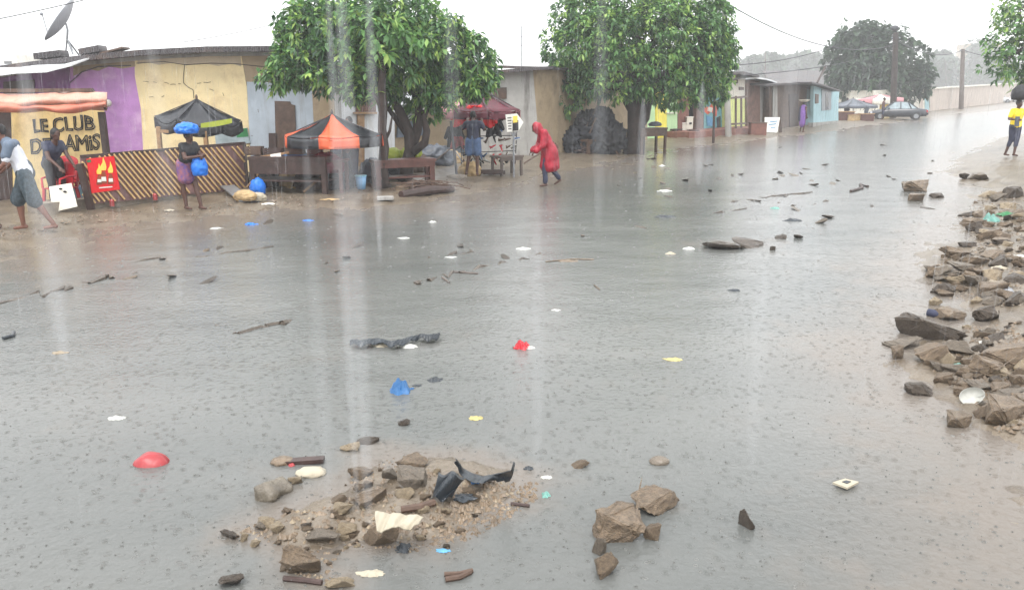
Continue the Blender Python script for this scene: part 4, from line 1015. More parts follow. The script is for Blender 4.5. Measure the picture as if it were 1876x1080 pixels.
# sign board
ys = 17.3
As, Bs = (-10, ys), (10, ys)
t = thing('sign_wall', 'cream board wall with hand painted bar name behind the red chair', 'sign', atd(110, 330, ys))
slab('board', 'sign_cream', t, [(25, 390), (20, 195), (188, 195), (206, 390)], As, Bs, .06)
ink = [(62, 243, 'LE', 20, 23), (98, 241, 'CLUB', 22, 65), (56, 281, 'DES', 22, 48), (118, 277, 'AMiS', 24, 58)]
for (u, v, s, hp, wp) in ink:
    O = on(u, v, As, Bs, .012); Rr = on(u + 60, v - 3.5, As, Bs, .012) - O; hh = hp * pxm(O)
    lo = text(s, 'ink', t, O, Rr, on(u - 2, v - 20, As, Bs, .012) - O, hh, outline=.013, width=wp * pxm(O))
    for q in lo.data.vertices:
        q.co += V3(mnoise.noise(q.co * 5), 0, mnoise.noise(q.co * 5 + V3(9, 3, 1))) * .03 + V3(mnoise.noise(q.co * 17), 0, mnoise.noise(q.co * 17 + V3(2, 8, 1))) * .012
slab('edge_mark', 'ink', t, [(182, 238), (183, 226), (187, 225), (185, 236)], As, Bs, .01, .02)
# flat dark board in place of the shaded bar interior on the left
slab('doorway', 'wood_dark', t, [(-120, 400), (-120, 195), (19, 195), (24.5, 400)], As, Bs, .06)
# plinth and slatted fence
Af, Bf = gp(160, 393), gp(452, 356)
t = thing('fence', 'bar fence of diagonal bamboo slats on a dark board', 'fence', gp(300, 376))
top = [(148, 288), (240, 276), (340, 271), (447, 263)]; bot = [(452, 348), (330, 357), (250, 366), (164, 374)]
slab('backing_board', 'bamboo_dark', t, top + bot, Af, Bf, .05)
def inside(u):  # v limits of the fence at column u
    tv = np.interp(u, [148, 240, 340, 447], [288, 276, 271, 263]); bv = np.interp(u, [164, 250, 330, 452], [374, 366, 357, 348]); return tv, bv
# slats run from upper left to lower right
k = 0
u0 = 60.0
slats = []
while u0 < 447:
    seg = []
    for i in range(41):
        q = i / 40; uu = u0 + 78 * q; vv = 280 - 12 * (u0 - 148) / 300 + 92 * q
        if 150 <= uu <= 449:
            tv, bv = inside(uu)
            if tv + 1 < vv < bv - 1: seg.append((uu, vv))
    if len(seg) > 3 and R.random() > .06: slats.append((seg[0], seg[-1]))
    u0 += 9.6
for (a, b) in slats:
    p, q = on(a[0], a[1], Af, Bf, .028), on(b[0], b[1], Af, Bf, .028)
    MB().bar(p, q, .035, .03).build('slat', 'bamboo', t)
MB().bar(on(148, 287, Af, Bf, .0), on(448, 262, Af, Bf, .0), .06).build('rail', 'wood_dark', t)
MB().bar(on(146, 300, Af, Bf, .09), on(171, 399, Af, Bf, .09), .11).build('post', 'wood_dark', t)
MB().bar(on(447, 262, Af, Bf, .0), on(454, 360, Af, Bf, .0), .07).build('post', 'wood_dark', t)
pl_ = MB(); q0, q1 = on(70, 400, Af, Bf, -.05), on(380, 366, Af, Bf, -.05)
q0.z = q1.z = 0; nf = nrm(Af, Bf)
f4 = [q0 - V3(0, 0, .1), q1 - V3(0, 0, .1), q1 + V3(0, 0, .3), q0 + V3(0, 0, .3)]
tag(pl_.prism(f4, [p - nf * .35 for p in f4]).build('plinth', 'conc', loc=q0), 'low concrete plinth below the diagonal slat fence', 'plinth')
# poster
po = thing('poster', 'red poster with three flame topped bottles hung on the slat fence', 'poster', on(190, 350, Af, Bf, .07))
slab('sheet', 'poster_red', po, [(159, 291), (209, 286), (220, 347), (168, 354)], Af, Bf, .02, .075)
for (u, v, s) in [(182, 338, .8), (190, 336, 1.0), (203, 337, .85)]:
    slab('bottle', 'bottle_brown', po, [(u - 6 * s, v), (u - 5 * s, v - 14 * s), (u - 2 * s, v - 22 * s), (u + 2 * s, v - 22 * s), (u + 5 * s, v - 14 * s), (u + 6 * s, v)], Af, Bf, .01, .085)
    slab('bottle_label', 'paper', po, [(u - 4 * s, v - 4), (u - 4 * s, v - 12 * s), (u + 4 * s, v - 12 * s), (u + 5 * s, v - 4)], Af, Bf, .008, .092)
    slab('flame', 'flame', po, [(u - 5 * s, v - 24 * s), (u - 6 * s, v - 31 * s), (u - 2 * s, v - 38 * s), (u - 1 * s, v - 48 * s), (u + 3 * s, v - 38 * s), (u + 5 * s, v - 30 * s), (u + 4 * s, v - 24 * s)], Af, Bf, .01, .085)
slab('caption_strip', 'paper', po, [(182, 345), (182, 343), (206, 341), (206, 343)], Af, Bf, .006, .082)
slab('corner_patch', 'plastic_green', po, [(160, 298), (159, 293), (166, 292), (167, 297)], Af, Bf, .006, .082)
for (u, v) in [(284, 360), (205, 371)]:
    p = on(u, v, Af, Bf, .1)
    tag(MB().tube([p - V3(0, 0, .07), p + V3(0, 0, .04), p + V3(0, 0, .07)], [.045, .045, .02], 10).build('can', 'plastic_red2', loc=p), 'small red can under the slat fence, %s' % ('below its middle' if u > 250 else 'below the poster'), 'can')
# booth posts behind the fence
t = thing('booth', 'wooden post booth behind the slat fence under the black parasol', 'booth', gp(335, 350))
yo = gp(335, 350).y
for (a, b_, c, d) in [(290, 232, 300, 345), (376, 240, 384, 345), (348, 244, 354, 345)]: MB().bar(atd(a, b_, yo), atd(c, d, yo), .09).build('post', 'wood_pale', t)
MB().bar(atd(288, 240, yo), atd(380, 244, yo), .07).build('rail', 'wood_pale', t)
# plastic chairs
def chair(label, P, rz, m, grp):
    P = Vector(P); t = thing('plastic_chair', label, 'chair', P, grp); X = Matrix.Translation(P) @ Matrix.Rotation(rz, 4, 'Z')
    def bk(i, j):
        a = (i - .5) * 2.2; z = .43 + .5 * j * (1 - .18 * (i - .5) ** 2 * 4)
        return X @ V3(math.sin(a) * .24, .2 * math.cos(a) + .02 + .1 * j, z)
    MB().grid(bk, 12, 8, X.to_3x3() @ V3(0, -.015, 0)).build('backrest', m, t, True)
    MB().grid(lambda i, j: X @ V3((i - .5) * .46, (j - .5) * .44, .44 - .03 * math.sin(PI * i) * math.sin(PI * j)), 6, 6, (0, 0, -.02)).build('seat', m, t, True)
    for a in (-1, 1):
        for b in (-1, 1): MB().bar(X @ V3(a * .2, b * .19, .43), X @ V3(a * .24, b * .24, 0), .05).build('leg', m, t)
        MB().tube([X @ V3(a * .23, .18, .66), X @ V3(a * .25, 0, .66), X @ V3(a * .25, -.18, .62), X @ V3(a * .23, -.2, .44)], .022, 6).build('armrest', m, t)
chair('red plastic chair with high round back under the painted sign', atd(128, 372, 16.55) * 1, .3, 'plastic_red', 'red plastic bar chairs')
chair('red plastic chair pushed in front of the other, half hidden by white board', atd(116, 384, 16.1), -.4, 'plastic_red', 'red plastic bar chairs')
# white board, pale blue box
b0 = gt(114, 388)
t = MB().prism([atd(90, 342, b0.y), atd(131, 335, b0.y), atd(142, 378, b0.y - .12), atd(96, 389, b0.y - .12)], [atd(90, 342, b0.y + .06), atd(131, 335, b0.y + .06), atd(142, 378, b0.y - .06), atd(96, 389, b0.y - .06)])
sg = tag(t.build('board', 'offwhite', loc=b0), 'scuffed white board leaning against the bar counter', 'board')
for (u, v) in [(111, 346), (119, 351), (121, 380)]:
    MB().ell(atd(u, v, b0.y - .06), (.035, .012, .02)).build('scuff', 'ink', sg)
b0 = gp(150, 389) + V3(0, .3, 0)
t = thing('cool_box', 'pale blue cool box behind the fence post', 'box', b0)
MB().box(b0 + V3(.05, 0, .22), (.62, .4, .44)).build('body', 'blue_pale', t); MB().box(b0 + V3(.05, 0, .47), (.65, .43, .06)).build('lid', 'bucket_blue', t)
# ------------------------------------------------------------------ stall under the orange parasol
def table(name, label, cat, P0, P1, h, dep, m, leg=.09, th=.06, legs_=((0, 0), (1, 0), (0, 1), (1, 1)), grp=None, apron=0, shelf=None, group=None):
    P0, P1 = Vector(P0), Vector(P1); d = (P1 - P0); d.z = 0; L_ = d.length; d.normalize(); nn = V3(-d.y, d.x, 0)
    if nn.y < 0: nn = -nn
    t = thing(name, label, cat, P0, group)
    a = math.atan2(d.y, d.x); c = P0 + d * L_ / 2 + nn * dep / 2
    MB().box((c.x, c.y, P0.z + h - th / 2), (L_, dep, th), a).build('top', m, t)
    for (i, j) in legs_:
        p = P0 + d * (leg / 2 + .03 + i * (L_ - leg - .06)) + nn * (leg / 2 + .02 + j * (dep - leg - .04))
        MB().box((p.x, p.y, P0.z + (h - th) / 2 - .05), (leg, leg, h - th + .1), a).build('leg', m, t)
    if apron: MB().box((P0 + d * L_ / 2 + nn * .03) + V3(0, 0, h - th - apron / 2), (L_ - .04, .03, apron), a).build('apron', m, t)
    if shelf: MB().box((c.x, c.y, P0.z + shelf), (L_ - .1, dep - .05, .04), a).build('shelf', m, t)
    return t
s0, s1 = gt(458, 352), gt(600, 356)
table('market_stall', 'dark wooden stall counter under the orange parasol', 'stall', s0, s1, .78, .9, 'wood_dark', .1, .08, apron=.3, shelf=.25)
r0, r1 = gt(592, 352), gt(630, 353)
table('side_table', 'small wooden side counter between the two people at the parasol stall', 'table', r0, r1, .7, .6, 'wood_red', .07, .05, apron=.16)
# clutter on the stall: crates, heap of roots, cloths
for i, (u, v, w_, h_, d_, m) in enumerate([(470, 314, .34, .2, .3, 'wood'), (505, 316, .4, .16, .32, 'wood_dark'), (545, 317, .36, .2, .3, 'wood'), (580, 318, .3, .14, .3, 'wood_red')]):
    p = atd(u, v, s0.y + .4); zt = s0.z + .78
    t = thing('crate', 'wooden crate on the dark stall counter, %s' % ['nearest the slat fence', 'below the small red lettered sign', 'under the blue tarp', 'beside the red cloth'][i], 'crate', (p.x, p.y, zt), 'crates on the stall counter')
    for z in (.25, .55, .85): 
        MB().box((p.x, p.y - d_ / 2, zt + h_ * z), (w_, .015, h_ * .24)).build('slat', m, t)
    MB().box((p.x - w_ / 2, p.y, zt + h_ / 2), (.015, d_ - .04, h_)).box((p.x + w_ / 2, p.y, zt + h_ / 2), (.015, d_ - .04, h_)).box((p.x, p.y + d_ / 2 - .01, zt + h_ / 2), (w_ - .04, .015, h_)).build('frame', m, t)
    MB().box((p.x, p.y, zt + .02), (w_ - .03, d_ - .05, .02)).build('bottom', m, t)
bagmesh((atd(545, 286, s0.y + .5)), (.44, .3, .07), 4, 'tarp', 'blue_tarp', 'blue tarp sheet spread over the back of the parasol stall', 'tarp', amp=.2, fr=1.6)
bagmesh(atd(598, 303, s0.y + .25), (.36, .3, .26), 6, 'cloth', 'maroon_cloth', 'draped dull red cloth hanging below the orange parasol', 'cloth', amp=.25, fr=1.8)
p = atd(598, 285, s0.y + .7)
# little sign with red lettering
ysn = s0.y - .05
As2, Bs2 = (-10, ysn), (10, ysn)
t = thing('price_sign', 'small white price sign with red lettering on the stall front', 'sign', atd(505, 300, ysn))
slab('board', 'paper', t, [(495, 283), (514, 280), (517, 301), (499, 304)], As2, Bs2, .02)
for r in range(2):
    O = on(499.5 + r * 1.5, 292 + r * 8.5, As2, Bs2, .004); 
    text('IIII' if r == 0 else 'II', 'ink_red', t, O, on(520, 289 + r * 8.5, As2, Bs2, .004) - O, (0, 0, 1), .065, .004)
MB().bar(atd(476, 288, ysn + .2), atd(530, 279, ysn + .2), .05).build('batten', 'wood_pale', t)
# blue bag, sacks, bucket, slab
g_ = gt(471, 360); bagmesh(g_ + V3(0, .1, .17), (.15, .14, .2), 12, 'bag', 'blue_bag', 'blue plastic carrier bag standing on the mud by the stall', 'bag', amp=.22)
g_ = gt(447, 371); bagmesh(g_ + V3(0, .1, .09), (.22, .16, .13), 13, 'sack', 'sack', 'lumpy beige sack lying on the mud left of the blue bag', 'sack', amp=.2)
g_ = gt(471, 368); bagmesh(g_ + V3(.02, 0, .06), (.16, .1, .1), 14, 'cloth', 'cloth_white', 'crumpled pale patterned cloth on the mud in front of the blue bag', 'cloth', amp=.35, fr=3)
g_ = gt(662, 347)
t = thing('bucket', 'light blue bucket standing behind the person in pink', 'bucket', g_)
MB().tube([g_ + V3(0, 0, 0), g_ + V3(0, 0, .3)], [.1, .13], 16).build('pail', 'bucket_blue', t, True); MB().tube([g_ + V3(0, 0, .295), g_ + V3(0, 0, .32)], [.14, .14], 16).build('rim', 'blue_pale', t)
g_ = gt(508, 340); bk = thing('bucket', 'beige bucket in the shade under the stall counter', 'bucket', g_)
MB().tube([g_, g_ + V3(0, 0, .3)], [.09, .12], 14).build('pail', 'sack', bk, True); MB().tube([g_ + V3(0, 0, .295), g_ + V3(0, 0, .315)], [.125, .125], 14).build('rim', 'offwhite', bk)
MB_ = MB().bar(gt(415, 352) + V3(0, .1, .12), gt(452, 372) + V3(0, 0, .05), .3, .03)
tag(MB_.build('plank', 'metal_grey', loc=gt(430, 362)), 'grey sheet plank tilted at the right end of the plinth', 'plank')
# benches near the trees
table('bench', 'dark wooden bench table below the first tree', 'table', gt(688, 345), gt(800, 340), .62, .5, 'wood_red', .12, .07, apron=.12, shelf=.2)
# bench with dark seat beside red coat
t_ = table('low_table', 'low grey wooden table beside the person in the red raincoat', 'table', gt(918, 322), gt(960, 321), .5, .55, 'pole_wood', .06, .05, apron=.08)
g_ = gt(905, 322)
t = MB().bar(g_ + V3(-.35, 0, .1), g_ + V3(.25, 0, .1), .12, .1).bar(g_ + V3(-.3, .3, .05), g_ + V3(.3, .25, .05), .1, .1)
tag(t.build('timber', 'wood_dark', loc=g_), 'two dark timbers lying on the wet ground at the shoe stall', 'timber')
# counter right of tree two
t_ = table('counter', 'wooden counter table to the right of the thick tree trunk', 'table', gt(1174, 284), gt(1222, 281), .95, .6, 'wood', .08, .06, apron=.24)
g_ = atd(1200, 228, gt(1200, 282).y + .3); bagmesh(g_, (.22, .15, .1), 17, 'bag', 'grey_cloth', 'grey bundle on top of the wooden counter', 'bag', amp=.2)
tb_ = table('bench', 'small dark bench in front of the brown shop', 'table', gp(1232, 256), gp(1250, 255), .5, .35, 'wood_dark', .05, .05)
# white cabinets
for i, (u0, u1, v0, v1, lb) in enumerate([(1243, 1262, 228, 254, 'white low cabinet in front of the brown shop doorway'), (1258, 1269, 220, 240, 'small white box with dark emblem standing behind the low cabinet')]):
    g_ = gp((u0 + u1) / 2, v1 if i == 0 else 254); k_ = pxm(g_); w_ = (u1 - u0) * k_; h_ = (v1 - v0) * k_
    z0 = 0 if i == 0 else .45
    t = thing('cabinet', lb, 'cabinet', g_ + V3(0, .1, 0)); ORG[t.name] = g_ + V3(0, .1, 0)
    MB().box(g_ + V3(0, .3, z0 + h_ / 2), (w_, .4, h_)).build('body', 'offwhite', t); MB().box(g_ + V3(0, .3, z0 + h_ + .02), (w_ + .05, .45, .04)).build('top', 'paper', t)
    if i: MB().box(g_ + V3(.03, .09, z0 + h_ * .5), (.12, .02, .1)).build('emblem', 'ink', t)
g_ = gp(1272, 256); tag(MB().box(g_ + V3(0, .3, .25), (.5, .4, .4)).box(g_ + V3(0, .3, .02), (.42, .34, .1)).build('crate', 'wood_dark', loc=g_), 'dark crate beside the white cabinets', 'crate')
g_ = gp(1390, 250); t = thing('box', 'large brown box on the terrace left of the white folding sign', 'box', g_)
MB().box(g_ + V3(0, .3, .3), (.8, .5, .7)).build('body', 'redplinth', t); MB().box(g_ + V3(0, .3, .67), (.84, .54, .05)).build('lid', 'wood', t)
# folding sign
g_ = gp(1413, 246); yy = g_.y; As3, Bs3 = (-10, yy), (10, yy)
t = thing('folding_sign', 'white folding pavement sign with faint lettering', 'sign', g_)
MB().prism([atd(1400, 242, yy), atd(1424, 243, yy), atd(1429, 215, yy + .25), atd(1401, 215, yy + .25)], [atd(1400, 242, yy + .03), atd(1424, 243, yy + .03), atd(1429, 215, yy + .28), atd(1401, 215, yy + .28)]).build('front_panel', 'paper', t)
MB().prism([atd(1427, 244, yy + .6), atd(1433, 244, yy + .6), atd(1430, 215, yy + .3), atd(1429, 215, yy + .3)], [atd(1427, 244, yy + .9), atd(1433, 244, yy + .9), atd(1430, 215, yy + .33), atd(1429, 215, yy + .33)]).build('rear_panel', 'wood', t)
for k, (u0, u1, v) in enumerate([(1411, 1424, 223), (1408, 1422, 228), (1412, 1421, 234)]):
    MB().bar(atd(u0, v, yy + .17 - k * .045), atd(u1, v - 1, yy + .17 - k * .045), .03, .05).build('lettering_stroke', 'ink_blue', t)
# arrow-shaped sign at the shoe stall
g_ = gt(941, 318); g_.y = gt(880, 318).y - .75; g_.x = atd(941, 300, g_.y).x; g_.z = 0; yy = g_.y; As4, Bs4 = (-10, yy), (10, yy)
t = thing('road_sign', 'white arrow shaped sign board with black and yellow box on a thin post', 'sign', g_)
slab('board', 'paper', t, [(926, 210), (947, 208), (959, 224), (950, 240), (929, 242)], As4, Bs4, .03)
MB().tube([g_, atd(941, 238, yy + .06)], .025, 8).build('post', 'metal_grey', t)
MB().tube([atd(941, 250, yy + .05), atd(934, 240, yy + .06)], .015, 6).tube([atd(941, 250, yy + .05), atd(948, 239, yy + .06)], .015, 6).build('bracket', 'metal_grey', t)
slab('dark_box', 'ink', t, [(939, 240), (939, 221), (949.5, 220), (950, 239)], As4, Bs4, .02, .015)
slab('yellow_box', 'flame', t, [(940, 225), (940, 213), (948, 212), (948, 224)], As4, Bs4, .02, .018)
for k, v in enumerate((217, 222, 227, 232, 237)):
    slab('lettering_stroke', 'ink', t, [(929.5 + k * .4, v), (929.5 + k * .4, v - 1.6), (937, v - 2), (937, v - .4)], As4, Bs4, .008, .008)
# ------------------------------------------------------------------ shoe stall: hanging garments and shoes
yh_ = gt(880, 318).y + .35
t = thing('display_rack', 'wire rack hung with shoes below the maroon parasol', 'rack', atd(900, 318, yh_))
for (a, b_, c, d) in [(845, 200, 845, 312), (948, 205, 944, 300), (845, 215, 948, 212), (845, 250, 946, 248), (845, 280, 945, 276)]:
    MB().tube([atd(a, b_, yh_), atd(c, d, yh_)], .014, 6).build('rail', 'metal_dark', t)
shp = MB()
shp.cap((0, 0, .02), .04, (.14, 0, .0), .034, 8).cap((-.08, 0, .02), .042, (0, 0, .02), .04, 8).cap((-.07, 0, .03), .035, (-.07, 0, .09), .03, 8)
sme = remesh(shp, .016, 2)
sole = MB().prism([V3(-.115, -.04, -.035), V3(.17, -.035, -.035), V3(.19, 0, -.035), V3(.17, .035, -.035), V3(-.115, .04, -.035)], [V3(-.115, -.04, -.015), V3(.17, -.035, -.015), V3(.19, 0, -.015), V3(.17, .035, -.015), V3(-.115, .04, -.015)])
k = 0
smat = ['plastic_white', 'ink', 'plastic_red', 'denim', 'ink', 'wood', 'wood']
word = {'plastic_white': 'white', 'ink': 'black', 'plastic_red': 'red', 'denim': 'blue grey', 'paper': 'off-white', 'wood': 'brown', 'blue_bag': 'bright blue'}
rs = random.Random(11)
for row, v in enumerate((222, 236, 256, 269, 286, 296)):
    for u in range(852, 946, 13):
        if rs.random() < .2: continue
        m = smat[rs.randrange(len(smat))]
        uu = u + rs.uniform(-3, 3); p = atd(uu, v + rs.uniform(-2, 2), yh_ - .08)
        rot = Matrix.Rotation(rs.uniform(-1.2, 1.2), 4, 'Y') @ Matrix.Rotation(rs.uniform(-.6, .6), 4, 'Z'); o_s = .72
        rw = ['top', 'second', 'third', 'fourth', 'fifth', 'lowest'][row]
        o = thing('shoe', '%s shoe hung in the %s row of the rack below the maroon parasol' % (word[m], rw), 'shoe', p, 'shoes hung on the rack')
        o.rotation_euler = rot.to_euler(); o.scale = (o_s,) * 3
        a = bpy.data.objects.new('upper', sme.copy()); a.data.materials.append(M[m]); COL.objects.link(a); a.parent = o
        for pg in a.data.polygons: pg.use_smooth = True
        b_ = MB(); b_.v = [q.copy() for q in sole.v]; b_.f = list(sole.f)
        so_ = b_.build('sole', 'plastic_white' if m != 'plastic_white' else 'ink'); so_.parent = o
def garment(label, u, v, w_, h_, m, y, seed):
    def fn(i, j):
        ww = w_ * (.75 + .35 * j) * (i - .5)
        return atd(u, v, y) + V3(ww, .06 * math.sin(i * 13 + seed) + .03 * math.sin(j * 9), -h_ * j - .04 * math.sin(i * 7 + seed) * j)
    mb = MB().grid(fn, 10, 8, (0, .02, 0))
    for s in (-1, 1): mb.cap(atd(u, v, y) + V3(s * w_ * .36, 0, -.05), .06, atd(u, v, y) + V3(s * w_ * .62, 0, -.3), .05, 8)
    tag(mb.build('garment', m, smooth=True, loc=atd(u, v, y)), label, 'clothing', 'clothes hung below the maroon parasol')
garment('bright red shirt hung left of the reaching person', 848, 196, .5, .5, 'red_cloth', yh_ - .5, 1)
garment('bright red shirt hung directly above the reaching person', 870, 193, .42, .34, 'red_cloth', yh_ - .55, 2)
garment('bright red shirt hung right of the reaching person', 893, 203, .36, .42, 'red_cloth', yh_ - .5, 3)
garment('dark garment hung near the leaning parasol stand', 832, 232, .4, .6, 'black_top', yh_ + .1, 4)
garment('maroon cloth hung at the left rim of the maroon parasol', 815, 186, .6, .45, 'maroon_cloth', yh_ + .2, 5)
garment('small white and red top hung low at the left of the rack', 838, 250, .26, .3, 'plastic_red2', yh_, 6)
garment('dark jacket hung right of the reaching person below the red shirt', 904, 216, .42, .5, 'black_top', yh_ - .1, 7)
# yellow tub under the tree, behind the bench
for (u, v, lb) in [(716, 283, 'left of the forked trunk'), (752, 281, 'right of the forked trunk')]:
    p = atd(u, v, b1_.y + .5); bagmesh(p, (.26, .2, .16), int(u), 'tarp', 'lime_cloth', 'lime yellow plastic sheet bundle behind the bench, ' + lb, 'tarp', amp=.22)
# dark tarp heap under second tree
g_ = gt(1085, 286)
for i, (dx, dy, z, r, m, w_, amp) in enumerate([(-.55, 1.3, .35, (.5, .5, .5), 'tarp_dark', 'lowest on the left', .4), (.1, 1.4, .45, (.7, .6, .6), 'tarp_dark', 'in the middle of the heap', .45), (.0, 1.45, 1.1, (.42, .4, .4), 'black_top', 'on top of the heap', .4),
        (.75, 1.2, .5, (.5, .5, .55), 'black_top', 'next to the thick trunk', .45), (.5, 1.3, 1.2, (.35, .35, .4), 'tarp_dark', 'high against the thick trunk', .4), (-.2, 1.0, .15, (.4, .3, .2), 'wood_dark', 'lying in front of the heap', .35)]):
    bagmesh(g_ + V3(dx, dy, z), r, 22 + i, 'tarp_bundle', m, 'dark tarpaulin bundle against the beige wall, ' + w_, 'tarp', 'dark bundles heaped left of the thick trunk', amp=amp, fr=2.6, sub=5)
for i, (p, q, w_) in enumerate([((-.7, .8, .0), (.3, 1.2, 1.75), 'leaning to the right across the heap'), ((1.0, .7, 0), (.2, 1.2, 1.6), 'leaning to the left near the trunk'), ((-.3, .7, .1), (.2, 1.0, 1.3), 'shortest, standing in front of the heap')]):
    tag(MB().bar(g_ + V3(*p), g_ + V3(*q), .07, .04).build('plank', 'wood' if i else 'pole_wood', loc=g_), 'thin plank on the dark tarpaulin heap, ' + w_, 'plank')
table('bench', 'long brown bench in the shade left of the thick trunk', 'table', gt(1078, 283), gt(1140, 280), .5, .45, 'wood', .1, .07, apron=.1)
# ------------------------------------------------------------------ dish, antenna, poles, wires
pd = on(128, 100, A1, B1, -1.0)
t = thing('satellite_dish', 'grey satellite dish on a tripod mast above the purple house', 'satellite dish', pd)
c = atd(119, 42, pd.y); m3 = Matrix.Rotation(math.radians(-22), 3, 'Y') 
ax = (c - atd(128, 62, pd.y)).normalized()
nn = V3(-.74, -.30, .60).normalized(); uu_ = nn.cross(V3(0, 0, 1)).normalized(); vv_ = nn.cross(uu_)
def dsh(i, j):
    r = .70 * max(i, .01); a = 2 * PI * j
    return c + uu_ * r * math.cos(a) * .95 + vv_ * r * math.sin(a) + nn * (r * r * .34)
MB().grid(dsh, 8, 28, nn * -.02).build('reflector', 'dish', t, True)
MB().tube([c - nn * .03, atd(124, 55, pd.y), atd(123, 72, pd.y), pd + V3(.08, 0, .1)], .03, 8).build('mast', 'metal_grey', t)
MB().tube([atd(123, 72, pd.y), pd + V3(-.12, 0, .02)], .022, 6).tube([atd(123, 72, pd.y), pd + V3(.1, .3, 0)], .022, 6).tube([atd(123, 72, pd.y), pd + V3(.14, -.1, 0)], .022, 6).build('tripod', 'metal_grey', t)
MB().tube([c + vv_ * .6 + nn * .1, c + nn * .55 + vv_ * .15], .016, 6).ell(c + nn * .57 + vv_ * .15, .05).build('feed_arm', 'metal_grey', t)
pa = on(956, 124, A4, B4, -1.2)
t = thing('antenna', 'thin television aerial on the roof of the cement house', 'antenna', pa)
MB().tube([pa - V3(0, 0, .1), atd(955, 48, pa.y)], .02, 6).build('mast', 'metal_grey', t)
for v in (50, 68, 84): MB().tube([atd(951, v, pa.y), atd(960, v - 1, pa.y)], .012, 5).build('element', 'metal_grey', t)
def pole(label, u, v0, u1, v1, r0, r1, m='pole_wood', arms=()):
    b = gt(u, v0); t = thing('utility_pole', label, 'pole', b)
    tp_ = atd(u1, v1, b.y); MB().tube([b - V3(0, 0, .2), b.lerp(tp_, .5), tp_], [r0, (r0 + r1) / 2, r1], 10).build('pole', m, t)
    for f in arms:
        q = b.lerp(tp_, f); MB().bar(q + V3(-.35, -.05, 0), q + V3(.35, -.05, 0), .07).build('crossarm', 'metal_dark', t)
        for s in (-.3, 0, .3): MB().ell(q + V3(s, -.05, .07), (.035, .035, .06), 8, 6).build('insulator', 'glass_pale', t)
    return t, tp_
_, pA = pole('grey utility pole rising behind the right side of the second tree', 1335, 250, 1326, -12, .16, .11, 'cement')
_, pA2 = pole('dark post standing before the mural kiosk', 1307, 262, 1309, 178, .06, .05, 'wood_dark')
_, pB = pole('dark utility pole next to the parked dark car', 1636, 216, 1641, 60, .26, .2, 'bark', arms=(.93,))
_, pC = pole('plain utility pole in front of the long boundary wall', 1761, 200, 1764, 90, .26, .2, arms=(.97,))
_, pD = pole('thin hazy post on the roofline above the far grey roof', 1402, 186, 1402, 96, .12, .1)
q = gp(1638, 209); lb = atd(1639, 52, gt(1636, 216).y)
t = thing('street_lamp', 'street lamp head on the top of the dark utility pole', 'lamp', pB)
MB().tube([pB - V3(0, 0, .3), pB + V3(0, 0, .2), lb], .06, 6).build('bracket', 'metal_dark', t); MB().ell(lb, (.32, .3, .22), 12, 8).build('lamp_head', 'metal_dark', t)
def wirec(label, P, Q, sagm, r=.014):
    P, Q = Vector(P), Vector(Q)
    pts = [P.lerp(Q, i / 20) - V3(0, 0, sagm * 4 * (i / 20) * (1 - i / 20)) for i in range(21)]
    tag(MB().tube(pts, r, 5).build('overhead_wire', 'wire', loc=P), label, 'wire')
wirec('overhead wire crossing the sky above the satellite dish', atd(-60, 46, 19), atd(260, -28, 24), .05, .012)
wirec('overhead wire sagging from the second tree to the big dark tree', pA - V3(0, 0, .35), pB - V3(0, 0, .9), 1.1, .03)
wirec('overhead wire running above the white roofed hut', atd(1335, 120, 33), atd(1530, 84, 48), .2, .02)
wirec('overhead wire running above the plank shack', atd(1360, 138, 33), atd(1560, 112, 52), .1, .022)
wirec('overhead wire between the two far utility poles', pB - V3(0, 0, .5), pC - V3(0, 0, .1), .8, .035)
wirec('overhead wire leaving the far utility pole to the right', pC - V3(0, 0, .1), atd(1900, 102, 90), .5, .035)
wirec('faint overhead wire above the purple house roof', atd(330, 78, 30), atd(520, 40, 30), .05, .012)
